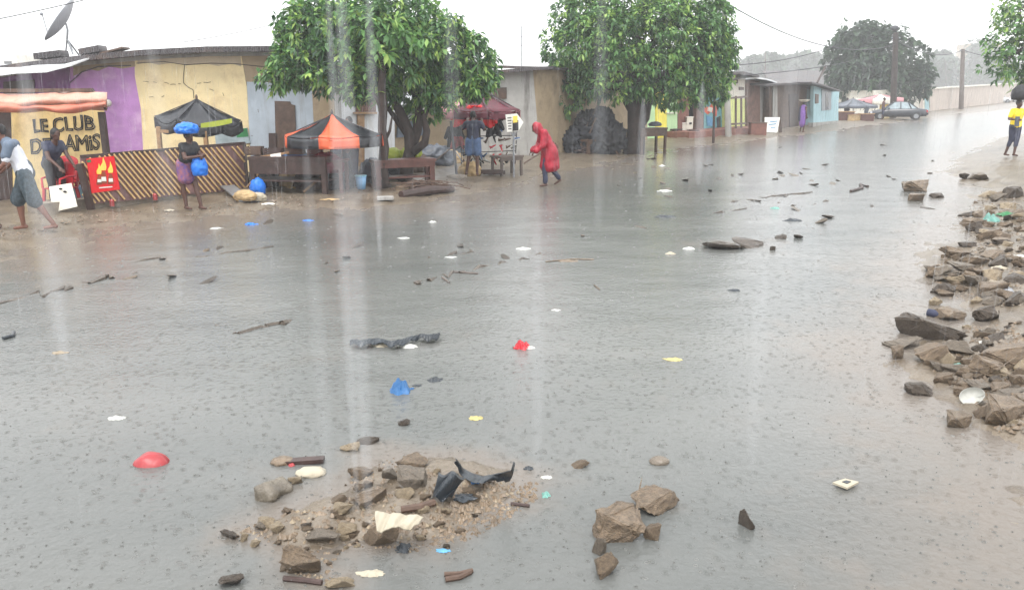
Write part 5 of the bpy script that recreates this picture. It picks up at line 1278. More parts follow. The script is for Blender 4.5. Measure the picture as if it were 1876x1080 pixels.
# ------------------------------------------------------------------ cars
def car(label, P, rz, m, group=None, scale=1.0):
    P = Vector(P); t = thing('parked_car', label, 'car', P, group)
    X = Matrix.Translation(P) @ Matrix.Rotation(rz, 4, 'Z') @ Matrix.Scale(scale, 4)
    T_ = lambda x, y, z: X @ V3(x, y, z)
    # lower body, stations along x: (x, z bottom, z belt, half width)
    st = [(-2.2, .45, .72, .62), (-2.1, .3, .86, .76), (-1.5, .28, .95, .84), (-.6, .26, .93, .86), (.5, .26, .92, .86), (1.2, .27, .86, .84), (1.9, .3, .74, .78), (2.2, .42, .6, .62)]
    vs, fs = [], []
    for (x, zb, zt_, hw) in st:
        for (yy_, zz) in [(-hw * .9, zb), (-hw, zb + .15), (-hw, zt_ - .2), (-hw * .93, zt_ - .03), (-hw * .6, zt_ + .02), (hw * .6, zt_ + .02), (hw * .93, zt_ - .03), (hw, zt_ - .2), (hw, zb + .15), (hw * .9, zb)]: vs.append(T_(x, yy_, zz))
    for i in range(len(st) - 1):
        for j in range(10): fs.append((i * 10 + j, i * 10 + (j + 1) % 10, (i + 1) * 10 + (j + 1) % 10, (i + 1) * 10 + j))
    fs += [tuple(range(10)), tuple(70 + j for j in range(10))]
    MB().add(vs, fs).build('body', m, t, True)
    gh = [(-1.45, .93, .74), (-.75, 1.4, .58), (-.1, 1.45, .58), (.35, 1.42, .58), (1.05, .9, .72)]
    MB().prism([T_(x, -hw, z) for x, z, hw in gh], [T_(x, hw, z) for x, z, hw in gh]).build('window_band', 'glass_pale', t)
    MB().prism([T_(-.8, -.56, 1.4), T_(-.1, -.58, 1.455), T_(.4, -.56, 1.42), T_(.4, -.56, 1.46), T_(-.1, -.56, 1.5), T_(-.8, -.54, 1.45)], [T_(-.8, .56, 1.4), T_(-.1, .58, 1.455), T_(.4, .56, 1.42), T_(.4, .56, 1.46), T_(-.1, .56, 1.5), T_(-.8, .54, 1.45)]).build('roof', m, t)
    pl_ = MB()
    for s in (-1, 1):
        for (x0, z0, w0, x1, z1, w1) in [(-1.45, .93, .75, -.78, 1.42, .59), (-.15, .93, .8, -.12, 1.45, .6), (1.05, .9, .74, .38, 1.43, .59), (-.95, .93, .77, -.7, 1.41, .6)]: pl_.bar(T_(x0, s * w0, z0), T_(x1, s * w1, z1), .06)
    pl_.build('window_pillars', m, t)
    for x in (-1.35, 1.35):
        for s in (-1, 1):
            wq = MB().tube([T_(x, s * .66, .32), T_(x, s * .85, .32)], .32 * scale, 18).build('wheel', 'tyre', t)
            MB().tube([T_(x, s * .851, .32), T_(x, s * .865, .32)], .19 * scale, 14).build('rim', 'metal_grey', wq)
    for s in (-1, 1):
        MB().box(T_(-2.14, s * .58, .72), (.12, .3, .16), rz).build('tail_light', 'light_red', t); MB().box(T_(2.06, s * .55, .62), (.14, .3, .13), rz).build('headlight', 'light_clear', t)
        MB().box(T_(.75, s * .93, .95), (.1, .16, .1), rz).build('mirror', m, t)
    MB().box(T_(-2.2, 0, .5), (.1, 1.25, .16), rz).build('bumper', m, t); MB().box(T_(2.19, 0, .46), (.1, 1.25, .16), rz).build('bumper', m, t)
    MB().box(T_(-2.255, 0, .56), (.015, .4, .09), rz).build('number_plate', 'light_clear', t)
g_ = gp(1643, 219.5); car('dark sedan parked behind the dark utility pole', g_, math.radians(180 - 20), 'carpaint', None, .92)
g_ = gp(1822, 190); car('pale silver car by the boundary wall, left of the woman in yellow', g_, math.radians(8), 'carwhite', None, 1.1)
g_ = gp(1868, 188.5); car('white car by the boundary wall, behind the woman in yellow', g_, math.radians(5), 'carwhite', None, 1.1)
# distant stall boxes
for i, (u, v, w_, h_, m, lb) in enumerate([(1548, 224, .9, .7, 'wood_red', 'distant red-brown stall box under the grey parasol, at its left'), (1570, 224, .8, .5, 'sack', 'distant beige stall box under the grey parasol, at its middle'), (1590, 224, .6, .55, 'wood_red', 'distant red-brown stall box at the right of the grey parasol'),
                                      (1628, 216, .7, 1.5, 'flame', 'distant yellow stall panel left of the dark utility pole')]):
    g_ = gp(u, v); t = thing('stall_box', lb, 'stall', g_)
    MB().box(g_ + V3(0, .4, h_ / 2), (w_ * 1.5, .6, h_)).build('body', m, t); MB().box(g_ + V3(0, .4, h_ + .03), (w_ * 1.6, .7, .06)).build('top', 'wood_pale', t)

# ---- clutter of the stalls and the yard
for i, (u, v, dy, w_, h_, m, lb) in enumerate([(478, 345, .5, .34, .3, 'tarp_dark', 'dark bundle under the stall counter, at its left end'), (530, 350, .5, .3, .26, 'sack', 'dull beige sack under the stall counter, in its middle'), (566, 352, .4, .34, .3, 'wood_dark', 'dark brown bundle under the stall counter, at its right end'),
        (612, 350, .5, .3, .34, 'tarp_dark', 'dark bundle on the ground below the front of the orange parasol'), (680, 338, .5, .3, .34, 'grey_cloth', 'grey bundle left of the straight tree trunk behind the bucket'), (724, 330, .3, .34, .3, 'tarp_dark', 'dark bundle under the bench by the forked trunk'),
        (770, 318, .3, .3, .26, 'wood', 'brown bundle right of the forked trunk behind the bench'), (795, 303, .4, .5, .34, 'grey_cloth', 'grey crumpled sheet on the yard floor beside the blue tin'), (822, 300, .3, .34, .24, 'sack', 'beige heap on the yard floor left of the parasol stand'), (458, 300, .9, .3, .2, 'wood', 'brown basket heap behind the end of the slat fence'),
        (965, 285, .6, .3, .3, 'tarp_dark', 'dark bundle beside the white arrow sign'), (1000, 287, .8, .4, .3, 'rust', 'rusty bundle at the foot of the beige wall behind the red raincoat'), (860, 322, .1, .26, .22, 'sack', 'beige sandbag at the feet of the person in denim shorts'), (1116, 283, .2, .34, .26, 'tarp_dark', 'dark bundle on the brown bench left of the thick trunk')]):
    g_ = gt(u, v); bagmesh(g_ + V3(0, dy, h_ * .5), (w_, w_ * .8, h_), 80 + i, 'bundle', m, lb, 'bundle', amp=.4, fr=2.6)
for i, (p0, p1, r_, m, lb) in enumerate([((784, 306), (838, 262), .025, 'pole_wood', 'thin pole leaning right against the yard shed'), ((850, 300), (815, 250), .02, 'metal_grey', 'thin pipe leaning left against the yard shed'), ((960, 300), (1018, 262), .025, 'wood', 'stick leaning behind the low grey table'), ((452, 344), (490, 300), .025, 'wood_pale', 'pale stick leaning on the left end of the stall'), ((556, 352), (596, 318), .03, 'wood_pale', 'pale brace leaning against the front of the stall')]):
    a_ = gt(*p0); b_ = atd(p1[0], p1[1], a_.y + .25)
    tag(MB().tube([a_, b_], r_, 7).build('stick', m, loc=a_), lb, 'stick')
# ------------------------------------------------------------------ rocks, litter, rain
def rockmesh(seed, npts=18, sub=2, amp=.06, flat=.8, sharp=True):
    r = random.Random(seed); bm = bmesh.new()
    for _ in range(npts):
        p = V3(r.uniform(-1, 1), r.uniform(-1, 1), r.uniform(-1, 1)); p = p * (r.uniform(.85, 1.2) / max(.35, p.length)); p.z *= flat; bm.verts.new(p)
    h = bmesh.ops.convex_hull(bm, input=bm.verts)
    bmesh.ops.delete(bm, geom=[e for e in h['geom_interior'] if isinstance(e, bmesh.types.BMVert)], context='VERTS')
    bmesh.ops.bevel(bm, geom=list(bm.edges), offset=.05, segments=1, affect='EDGES')
    bmesh.ops.triangulate(bm, faces=bm.faces); bmesh.ops.subdivide_edges(bm, edges=bm.edges, cuts=sub, use_grid_fill=True)
    for v in bm.verts:
        q = v.co * 2.2 + V3(seed * 1.7, 0, seed)
        v.co *= 1 + amp * (1.2 * mnoise.noise(q) + .9 * mnoise.noise(q * 2.4) + .8 * mnoise.noise(q * 5.5))
    lo = [min(v.co[i] for v in bm.verts) for i in range(3)]; hi = [max(v.co[i] for v in bm.verts) for i in range(3)]
    for v in bm.verts: v.co = V3(*[(v.co[i] - (lo[i] + hi[i]) / 2) / (hi[i] - lo[i]) * 2 for i in range(3)])
    me = bpy.data.meshes.new('rock'); bm.to_mesh(me); bm.free(); return me
PROTO = {}
for m in ('rock_brown', 'rock_grey', 'rock_dark', 'rock_tan'):
    PROTO[m] = []
    for k in range(6):
        me = rockmesh(len(PROTO) * 13 + k * 7 + 3, 10 + 2 * (k % 3), 3, .11, .8 + .1 * (k % 3)); me.materials.append(M[m]); PROTO[m].append(me)
def rock(u, v, wpx, hpx, m, label, group=None, sink=.3, dep=None, rz=None, k=None, name='rock', tilt=.25):
    g = gt(u, v); s = pxm(g); rx = wpx * s / 2; rz_ = hpx * s / 2 * 1.05; ry = dep if dep else (rx * .8)
    me = PROTO[m][R.randrange(6) if k is None else k]
    o = bpy.data.objects.new(name, me); COL.objects.link(o)
    o.location = (g.x, g.y + ry * .5, g.z + rz_ * (1 - 2 * sink) + .0)
    o.scale = (rx, ry, rz_); o.rotation_euler = (R.uniform(-tilt, tilt), R.uniform(-tilt, tilt), R.uniform(-.5, .5) if rz is None else rz)
    return tag(o, label, 'rock', group)
def inpoly(x, y, P):
    c = False
    for (x0, y0), (x1, y1) in zip(P, P[1:] + P[:1]):
        if (y0 > y) != (y1 > y) and x < (x1 - x0) * (y - y0) / (y1 - y0) + x0: c = not c
    return c
# named rocks
big = [(1148, 982, 112, 66, 'rock_brown', 'largest brown boulder in the open water right of the rubble islet'), (1204, 936, 74, 36, 'rock_brown', 'low brown rock right behind the largest boulder'), (1196, 986, 36, 26, 'rock_brown', 'small rock touching the right foot of the largest boulder'),
       (1110, 1056, 44, 40, 'rock_brown', 'upright brown wedge stone near the bottom edge of the water'), (1098, 1014, 30, 34, 'rock_grey', 'pale grey stone between the largest boulder and the brown wedge stone'), (1370, 966, 34, 30, 'rock_dark', 'small dark pointed rock alone in the water right of the largest boulder'),
       (548, 1050, 78, 66, 'rock_brown', 'broad brown block at the near left end of the rubble islet'), (700, 1000, 68, 54, 'rock_brown', 'slanted brown slab under the pale rag on the islet'), (636, 978, 40, 24, 'rock_tan', 'rounded tan stone left of the slab with the rag'),
       (592, 1000, 66, 42, 'rock_grey', 'dark grey crumbly rock behind the broad brown block'), (484, 968, 38, 26, 'rock_tan', 'cream stone at the left tip of the islet, the largest of the pale ones'), (506, 976, 28, 28, 'rock_tan', 'cream block right beside the largest pale stone at the islet tip'),
       (446, 990, 18, 24, 'rock_tan', 'narrow upright cream stone at the far left tip of the islet'), (466, 1000, 22, 16, 'rock_tan', 'small flat cream stone in front of the islet tip'), (540, 885, 28, 18, 'rock_tan', 'yellowish stone left of the islet beside the white bottle'),
       (756, 858, 58, 32, 'rock_brown', 'brown rock on the back edge of the islet'), (752, 890, 62, 40, 'rock_grey', 'grey rock in the middle of the islet left of the torn black bag'), (715, 880, 40, 34, 'rock_grey', 'grey round rock left of the middle of the islet'),
       (660, 874, 46, 26, 'rock_brown', 'brown flat rock at the left back of the islet'), (624, 942, 44, 28, 'rock_tan', 'tan block on the islet, in its left half'), (676, 926, 66, 36, 'rock_brown', 'large brown rock in the centre of the islet'), (740, 910, 40, 26, 'rock_tan', 'tan stone in front of the grey rock in the islet centre'),
       (640, 824, 38, 20, 'rock_tan', 'yellow tan stone in the water behind the islet'), (678, 812, 50, 14, 'rock_dark', 'long dark stone in the water behind the islet'), (740, 778, 24, 14, 'rock_dark', 'dark clod on the small mud hump behind the islet'), (620, 1078, 50, 26, 'rock_tan', 'pale tan stone cut by the bottom edge'),
       (420, 1074, 50, 26, 'rock_dark', 'dark flat stone cut by the bottom edge left of the islet'), (418, 985, 40, 18, 'rock_dark', 'dark flat stone just left of the cream islet tip'), (1064, 856, 36, 14, 'rock_brown', 'low brown stone awash right of the black strip'),
       (1712, 624, 86, 44, 'rock_dark', 'largest dark slab at the water edge of the right rubble bank'), (1658, 636, 46, 14, 'rock_grey', 'flat grey slab left of the largest dark slab'), (1644, 656, 28, 22, 'rock_brown', 'brown stone at the outermost tip of the right rubble bank'), (1712, 662, 46, 32, 'rock_brown', 'brown block in front of the largest dark slab'), (1738, 668, 24, 22, 'rock_tan', 'tan stone leaning on the brown block'),
       (1762, 650, 44, 26, 'rock_grey', 'grey rounded stone right of the brown block'), (1688, 722, 38, 18, 'rock_dark', 'thin dark wedge rock alone in the water left of the white broken bowl'), (1756, 780, 42, 22, 'rock_brown', 'thin leaning brown rock in the water below the white broken bowl'), (1838, 776, 60, 42, 'rock_brown', 'nearest big rock at the lower end of the right rubble bank'),
       (1676, 350, 46, 20, 'rock_brown', 'rounded reddish brown boulder standing in the flood on the right'), (1680, 368, 26, 14, 'rock_brown', 'small triangular rock just in front of the reddish boulder'), (1718, 362, 22, 8, 'rock_dark', 'thin dark stone right of the reddish boulder'), (1768, 328, 16, 12, 'rock_dark', 'dark stone at the upper right of the flood, left of the low rock row'), (1796, 330, 34, 13, 'rock_grey', 'low grey rock in the row at the upper right'), (1858, 363, 28, 20, 'rock_dark', 'dark block at the top of the right rubble bank'),
       (1712, 558, 26, 14, 'rock_tan', 'pale tan stone in the water near the blue black tin'), (1746, 587, 46, 18, 'rock_brown', 'brown stone right of the blue black tin'), (1820, 590, 44, 28, 'rock_dark', 'dark double stone on the mud right of the blue black tin'), (1826, 690, 60, 34, 'rock_brown', 'broad brown slab on the right bank above the white broken bowl'), (1850, 668, 70, 30, 'rock_brown', 'broad muddy slab cut by the right edge'),
       (742, 350, 44, 26, 'rock_brown', 'triangular brown boulder before the dark bench'), (764, 352, 16, 8, 'rock_tan', 'small pale stone beside the triangular boulder'), (1328, 456, 60, 12, 'rock_dark', 'long dark rubble ridge in the middle of the flood, left piece'), (1380, 452, 64, 13, 'rock_dark', 'long dark rubble ridge in the middle of the flood, right piece'), (1432, 437, 22, 7, 'rock_dark', 'flat dark stone beyond the right end of the rubble ridge'), (1464, 437, 18, 8, 'rock_dark', 'dark stone at the far right of the rubble ridge'),
       (1505, 409, 24, 9, 'rock_grey', 'grey stone right of the teal scrap in the flood'), (1520, 400, 24, 7, 'rock_dark', 'dark stone behind the grey stone in the flood'), (1416, 458, 10, 8, 'rock_dark', 'little black stone in front of the rubble ridge')]
for q in big: o_ = rock(q[0], q[1], q[2] * (1.2 if q[0] > 1080 and q[2] > 36 else .95), q[3] * (1.05 if q[0] > 1080 else .68), q[4], q[5], sink=.2)
for o_ in [o for o in COL.objects if 'wedge stone near' in o.get('label', '')]: o_.rotation_euler = (.55, .5, .6); o_.scale.x *= .8
# rubble along the right bank
PR = [(1758, 405), (1800, 352), (1890, 340), (1890, 480), (1890, 560), (1800, 560), (1720, 540), (1690, 508), (1730, 470), (1790, 440)]
PR2 = [(1690, 660), (1770, 600), (1890, 590), (1890, 790), (1830, 790), (1790, 740), (1730, 700)]
n_ = 0; mm_ = ['rock_brown', 'rock_brown', 'rock_brown', 'rock_grey', 'rock_dark', 'rock_tan']
while n_ < 140:
    u, v = R.uniform(1685, 1890), R.uniform(340, 560)
    if not inpoly(u, v, PR): continue
    s = R.uniform(.6, 1.5) ** 1.9 * (6.5 + (v - 340) * .038)
    rock(u, v, s * R.uniform(1.2, 2), s * R.uniform(.6, 1), R.choice(mm_), 'smaller muddy broken stone in the upper heap of rubble along the right bank', 'rubble in the upper heap', .32); n_ += 1
n_ = 0
while n_ < 90:
    u, v = R.uniform(1690, 1890), R.uniform(590, 790)
    if not inpoly(u, v, PR2): continue
    s = R.uniform(.6, 1.5) ** 2.0 * (7.5 + (v - 560) * .03)
    rock(u, v, s * R.uniform(1.2, 2.1), s * R.uniform(.6, 1), R.choice(mm_), 'smaller muddy broken stone in the lower heap of rubble along the right bank', 'rubble in the lower heap', .34); n_ += 1
# small stones of the islet
PI_ = [(420, 985), (500, 940), (600, 930), (640, 870), (740, 830), (800, 860), (930, 870), (985, 900), (930, 945), (860, 960), (830, 1010), (720, 1010), (640, 1000), (600, 1075), (520, 1060), (520, 1000)]
n_ = 0
while n_ < 90:
    u, v = R.uniform(420, 985), R.uniform(830, 1075)
    if not inpoly(u, v, PI_): continue
    s = R.uniform(.5, 1.4) ** 2.2 * 9.5
    rock(u, v, s * R.uniform(1.2, 2), s * R.uniform(.6, 1), R.choice(mm_), 'small broken stone scattered on the muddy islet in the foreground', 'small stones on the islet', .32); n_ += 1
# gravel: uncountable
def gravel(polys, n, smin, smax, m, name, hgt=.5):
    mb = MB(); c = 0
    while c < n:
        P = R.choice(polys); us = [p[0] for p in P]; vs = [p[1] for p in P]
        u, v = R.uniform(min(us), max(us)), R.uniform(min(vs), max(vs))
        if not inpoly(u, v, P): continue
        g = gt(u, v); s = R.uniform(smin, smax); k = len(mb.v)
        for a in range(5):
            q = 2 * PI * a / 5 + R.random(); mb.v.append(g + V3(math.cos(q) * s * R.uniform(.6, 1), math.sin(q) * s * R.uniform(.6, 1), -.005))
        mb.v.append(g + V3(R.uniform(-.3, .3) * s, R.uniform(-.3, .3) * s, s * hgt * R.uniform(.6, 1.3)))
        for a in range(5): mb.f.append((k + a, k + (a + 1) % 5, k + 5))
        c += 1
    o = mb.build(name, m); o['kind'] = 'stuff'; return o
gravel([PI_, PI_, [(840, 890), (985, 880), (980, 920), (860, 990), (790, 1000)]], 900, .008, .03, 'rock_brown', 'gravel')
gravel([PI_], 200, .006, .022, 'rock_tan', 'gravel')
gravel([PR, PR, PR2], 1200, .012, .05, 'rock_grey', 'gravel')
gravel([PR, PR2, PR2], 900, .012, .045, 'rock_brown', 'gravel')
gravel([[(100, 395), (420, 366), (640, 352), (860, 325), (870, 345), (640, 372), (420, 392), (200, 412), (0, 445), (0, 420)]], 500, .015, .05, 'rock_brown', 'gravel', .4)
# the rough far road: clods breaking the water
def scatter(n, uv, w0, w1, h, mats, label, name, cat, group):
    for _ in range(n):
        u, v = uv(); g = gt(u, v); s = pxm(g)
        rock(u, v, R.uniform(w0, w1), h * R.uniform(.6, 1.3), R.choice(mats), label, group, .3, name=name, dep=R.uniform(.03, .1) * 3)
scatter(44, lambda: (R.uniform(1130, 1740), R.triangular(250, 440, 320)), 4, 12, 2.2, ['rock_dark', 'rock_dark', 'rock_grey'], 'small dark clod breaking the surface of the flooded road in the middle distance', 'clod', 'clod', 'clods in the flooded road')
scatter(18, lambda: (R.uniform(150, 1100), R.uniform(380, 530)), 4, 14, 2.2, ['rock_dark', 'rock_brown'], 'small dark clod breaking the water in front of the bar and the stalls', 'clod', 'clod', 'clods in front of the bar')
# low ridges of mud scraped in the road
for i, pts in enumerate([[(0, 552), (60, 540), (130, 530), (180, 512), (260, 500)], [(220, 480), (330, 478), (420, 462), (520, 452)], [(755, 522), (800, 508), (850, 496), (930, 480), (1000, 464)], [(780, 470), (850, 462), (900, 456)], [(1250, 398), (1330, 388), (1390, 376)], [(1430, 372), (1480, 378), (1530, 366)], [(400, 600), (470, 600), (540, 590)], [(1330, 372), (1400, 362), (1500, 350)]]):
    P = [gp(u, v, .0) + V3(0, 0, R.uniform(-.012, .004)) for u, v in pts]
    Q = []
    for a, b in zip(P, P[1:]):
        for k in range(6): Q.append(a.lerp(b, k / 6) + V3(R.gauss(0, .04), R.gauss(0, .10), R.uniform(-.05, .012)))
    tag(MB().tube(Q, [R.uniform(.02, .045) for _ in Q], 6, flat=1).build('mud_ridge', 'rock_dark', loc=Q[0]),
        ['ridge of mud at the left edge of the flooded road', 'ridge of mud in the water before the slat fence', 'ridge of mud running past the thin pale stick', 'short mud ridge in the water before the stalls', 'ridge of mud left of the teal scrap', 'ridge of mud at the teal scrap', 'faint mud ridge in the left middle of the flood', 'ridge of mud in the flood farthest towards the shops'][i], 'mud ridge')
# ---- litter
def crumple(u, v, wpx, hpx, m, label, seed, name='plastic_scrap', cat='litter', dep=None, group=None, amp=.3, fr=2.4, sub=3):
    g = gt(u, v); s = pxm(g)
    if name not in ('clod', 'disc', 'bottle'):
        rx, ry, hh = wpx * s * .85, dep or max(wpx * s * .5, hpx * s * 1.2), hpx * s * (1.1 if hpx > 13 else .6); rr = random.Random(seed); n_a = 26
        oc = [.62 + .5 * abs(mnoise.noise(V3(math.cos(2 * PI * k / n_a) * 1.6, math.sin(2 * PI * k / n_a) * 1.6, seed * 3.7))) + rr.uniform(-.1, .1) for k in range(n_a)]; oc.append(oc[0])
        def sh(i, j):
            k = min(n_a - 1, int(j * n_a)); f = j * n_a - k; q = oc[k] * (1 - f) + oc[k + 1] * f; a = 2 * PI * j
            x, y = math.cos(a) * q * i, math.sin(a) * q * i
            z = (1 - i ** 1.5) * .55 + .5 * abs(mnoise.noise(V3(x * fr, y * fr, seed))) * 1.5 * (1 - .6 * i) + .22 * math.sin(x * 9 + seed + y * 5) * i - .25 * i
            return g + V3(x * rx, y * ry, z * hh + .004)
        return tag(MB().grid(sh, 9, n_a, (0, 0, -.003)).build(name, m, loc=g), label, cat, group)
    return bagmesh(g + V3(0, 0, hpx * s * .1), (wpx * s / 2, dep or wpx * s * .4, hpx * s * .6), seed, name, m, label, cat, group, sub, amp, fr, flat=-.45)
crumple(735, 716, 36, 26, 'blue_tarp', 'crumpled blue plastic bag floating in the middle of the flood', 31, 'bag', amp=.55, fr=3.4, sub=4)
crumple(797, 696, 26, 12, 'plastic_dark', 'dark grey scrap floating right of the crumpled blue bag', 32)
crumple(764, 706, 14, 4, 'plastic_dark', 'thin dark shred between the blue bag and the dark grey scrap', 33)
crumple(956, 636, 26, 18, 'plastic_red', 'crumpled bright red plastic bag floating in the middle of the flood', 34, 'bag', amp=.5, fr=3, sub=4)
crumple(972, 637, 16, 6, 'plastic_white', 'white tip beside the red plastic bag', 35)
# long black strip with white scraps
P = [gp(u, v, .01) for u, v in [(642, 632), (665, 634), (690, 630), (720, 636), (745, 630), (770, 622), (790, 624), (806, 620)]]
mbs = MB()
def stf(i, j):
    t = i * (len(P) - 1); a = int(min(t, len(P) - 2)); p = P[a].lerp(P[a + 1], t - a)
    return p + V3(0, (j - .5) * .14 * (.5 + .6 * abs(math.sin(i * 9))), .012 + .03 * abs(math.sin(i * 23 + j * 5)) + .02 * math.sin(j * PI))
mbs.grid(stf, 50, 5, (0, 0, -.006)); tag(mbs.build('plastic_strip', 'plastic_dark', loc=P[0]), 'long torn black plastic strip floating in the middle of the flood', 'litter')
crumple(702, 632, 38, 9, 'cloth_white', 'pinkish white scrap on the left of the long black strip', 36); crumple(748, 634, 30, 9, 'plastic_white', 'white scrap on the right of the long black strip', 37)
# red bowl half sunk
g_ = gt(272, 852); s_ = pxm(g_); rr = 31 * s_
def bw(i, j):
    a = 2 * PI * j; f = math.sin(i * PI / 2 * 1.0)
    return g_ + V3(math.cos(a) * rr * f, math.sin(a) * rr * f * .8 + .05, -.03 + rr * .78 * math.cos(i * PI / 2) + .012 * i * math.sin(a * 3 + i * 4))
tag(MB().grid(bw, 10, 24, (0, 0, -.008)).build('bowl', 'plastic_red2', smooth=True, loc=g_), 'faded red plastic bowl upside down and half sunk in the left water', 'bowl')
crumple(213, 766, 24, 9, 'plastic_white', 'white scrap floating alone in the left water behind the red bowl', 38)
crumple(872, 766, 24, 7, 'plastic_yellow', 'pale yellow peel floating behind the islet', 39, 'peel'); crumple(1233, 658, 26, 4, 'plastic_yellow', 'pale yellow scrap afloat right of the red plastic bag', 40)
# card square
g_ = gt(1549, 887); k_ = pxm(g_)
mb = MB(); c4 = [gp(u, v, .012) for u, v in [(1525, 886), (1548, 879), (1573, 885), (1552, 896)]]
t = tag(mb.prism(c4, [p + V3(0, 0, .012) for p in c4]).build('card', 'cloth_white', loc=g_), 'diamond lying cream card floating in the right foreground water', 'card')
c5 = [c4[0].lerp(c4[2], .4) + (p - c4[0].lerp(c4[2], .5)) * .35 + V3(.02, 0, .013) for p in c4]
MB().prism(c5, [p + V3(0, 0, .003) for p in c5]).build('print_patch', 'plastic_dark', t)
crumple(1208, 846, 34, 15, 'rock_grey', 'pale grey oval disc afloat behind the largest boulder', 41, 'disc', amp=.1)
crumple(1000, 906, 14, 12, 'plastic_teal', 'small mint green scrap right of the islet', 42); crumple(870, 887, 12, 6, 'blue_tarp', 'tiny blue scrap on the islet beside the black bag', 43); crumple(812, 1008, 20, 4, 'ink_blue', 'light blue strip at the near edge of the islet', 44)
crumple(1002, 874, 16, 6, 'plastic_white', 'small cream scrap awash right of the torn black strip', 45); crumple(680, 1050, 34, 10, 'cloth_white', 'pale blurred scrap under water in front of the islet', 46)
crumple(570, 866, 48, 12, 'cloth_white', 'flattened white plastic bottle at the back left of the islet', 47, 'bottle', amp=.22)
# pale rag on slab
g_ = gt(722, 985)
def rag(i, j):
    u = 690 + 78 * i + 10 * (1 - j) * (i - .3); v = 944 + 34 * j * (1 - .45 * i) + 8 * i + 4 * math.sin(i * 11) * j
    f = .014 * math.sin(i * 17 + j * 4) + .006 * math.sin(i * 37 + j * 7)
    return atd(u, v - 5, g_.y - .06 - .16 * j) + V3(0, -f * .7, f * .7 + .01)
tag(MB().grid(rag, 46, 20, (0, 0, -.006)).build('rag', 'cloth_white', smooth=True, loc=g_), 'pale rag draped over the slanted slab on the islet', 'cloth')
# dark cylinder stone
a_, b_ = gt(478, 916), gt(522, 890)
lgm = MB().tube([(a_ + V3(0, 0, .03)).lerp(b_ + V3(0, 0, .0), k / 9) for k in range(10)], [.055] + [.08] * 8 + [.05], 18, flat=.8)
for q in lgm.v: q += V3(mnoise.noise(q * 14), mnoise.noise(q * 14 + V3(5, 0, 0)), mnoise.noise(q * 14 + V3(0, 7, 0))) * .022
tag(lgm.build('log', 'log_stone', smooth=True, loc=a_), 'grey round concrete log lying in the water left of the islet', 'log')
# plank with pink cap
a_, b_ = gt(506, 848), gt(594, 846)
tag(MB().bar(a_ + V3(0, 0, .005), b_ + V3(0, 0, .02), .06, .025).build('plank', 'wood_dark', loc=a_), 'thin dark plank behind the white bottle on the islet edge', 'plank')
crumple(518, 846, 36, 12, 'rock_brown', 'brown clod on the left end of the thin dark plank', 49, 'clod', 'clod'); crumple(535, 851, 10, 8, 'plastic_red2', 'tiny pink bottle cap by the thin dark plank', 50, 'pebble')
# torn black strip standing on the islet: two upturned ends
PB = [(834, 840, 2), (848, 858, 1.6), (866, 868, 1.0), (884, 873, .8), (900, 870, .9), (920, 866, 1.4), (936, 862, 2.2), (941, 846, 2.6)]
y0 = gt(885, 886).y
def tb(i, j):
    t = i * (len(PB) - 1); a = int(min(t, len(PB) - 2)); f = t - a
    u = PB[a][0] + (PB[a + 1][0] - PB[a][0]) * f; v = PB[a][1] + (PB[a + 1][1] - PB[a][1]) * f
    w_ = [7, 13, 14, 12, 11, 15, 19, 12][min(7, round(t))]
    return atd(u + 3 * math.sin(j * 4), v + w_ * j, y0 - .05 + .06 * math.sin(i * 12) + .1 * (1 - j) * math.sin(i * 5))
tag(MB().grid(tb, 42, 6, (0, .012, .0)).build('rubber_strip', 'plastic_dark', loc=(0, y0, 0)), 'torn black rubber strip with both ends curling up on the back of the islet', 'rubber strip')
# black bag: pointed
y1_ = gt(815, 914).y
def bb(i, j):
    uL, uR = 803 - 14 * j, 852 - 24 * j; v = 868 + 46 * j + 6 * i * (1 - j)
    return atd(uL + (uR - uL) * i, v + 5 * math.sin(i * 9 + j * 3), y1_ - .02 - .09 * math.sin(PI * i) * (1 - .4 * j) - .012 * math.sin(i * 11 + j * 6) + .05 * (1 - j))
tag(MB().grid(bb, 16, 12, (0, .03, 0)).build('bag', 'plastic_dark', loc=(0, y1_, 0)), 'torn dark plastic bag half buried upright in the islet', 'bag')
crumple(846, 912, 40, 10, 'plastic_dark', 'dark plastic shred lying beside the torn dark bag', 51); crumple(968, 858, 14, 8, 'plastic_dark', 'small black shred right of the black rubber strip', 52); crumple(740, 1006, 26, 16, 'plastic_dark', 'grey lump of plastic in front of the slanted slab', 53)
# sticks
def stick(pts, r, m, label, name='stick'):
    P = [gt(u, v) + V3(0, 0, r * .8) for u, v in pts]; tag(MB().tube(P, r, 7).build(name, m, loc=P[0]), label, 'stick')
stick([(833, 499), (860, 501), (876, 502)], .011, 'pole_wood', 'thin pale stick floating in the middle distance'); stick([(810, 509), (823, 519)], .013, 'pole_wood', 'short thick stick just left of the thin pale stick')
stick([(814, 1054), (842, 1053), (866, 1047)], .012, 'wood', 'bone like forked stick at the bottom, upper prong'); stick([(816, 1064), (842, 1060), (862, 1050)], .014, 'wood', 'bone like forked stick at the bottom, lower prong')
stick([(735, 940), (770, 934), (796, 926)], .02, 'wood', 'brown stick across the middle of the islet'); stick([(520, 1062), (560, 1066), (590, 1070)], .014, 'wood_dark', 'dark twig at the foot of the broad brown block')
stick([(936, 924), (970, 928)], .01, 'wood_dark', 'dark twig at the right end of the islet'); stick([(6, 622), (24, 617), (26, 611)], .018, 'plastic_dark', 'bent dark stick at the left edge of the water'); stick([(1558, 352), (1580, 346), (1576, 339), (1590, 343)], .03, 'wood_dark', 'bent dark branch sticking out of the far water left of the reddish boulder')
stick([(1000, 480), (1050, 475), (1088, 476)], .009, 'rock_brown', 'thin reddish branch floating beyond the pale stick')
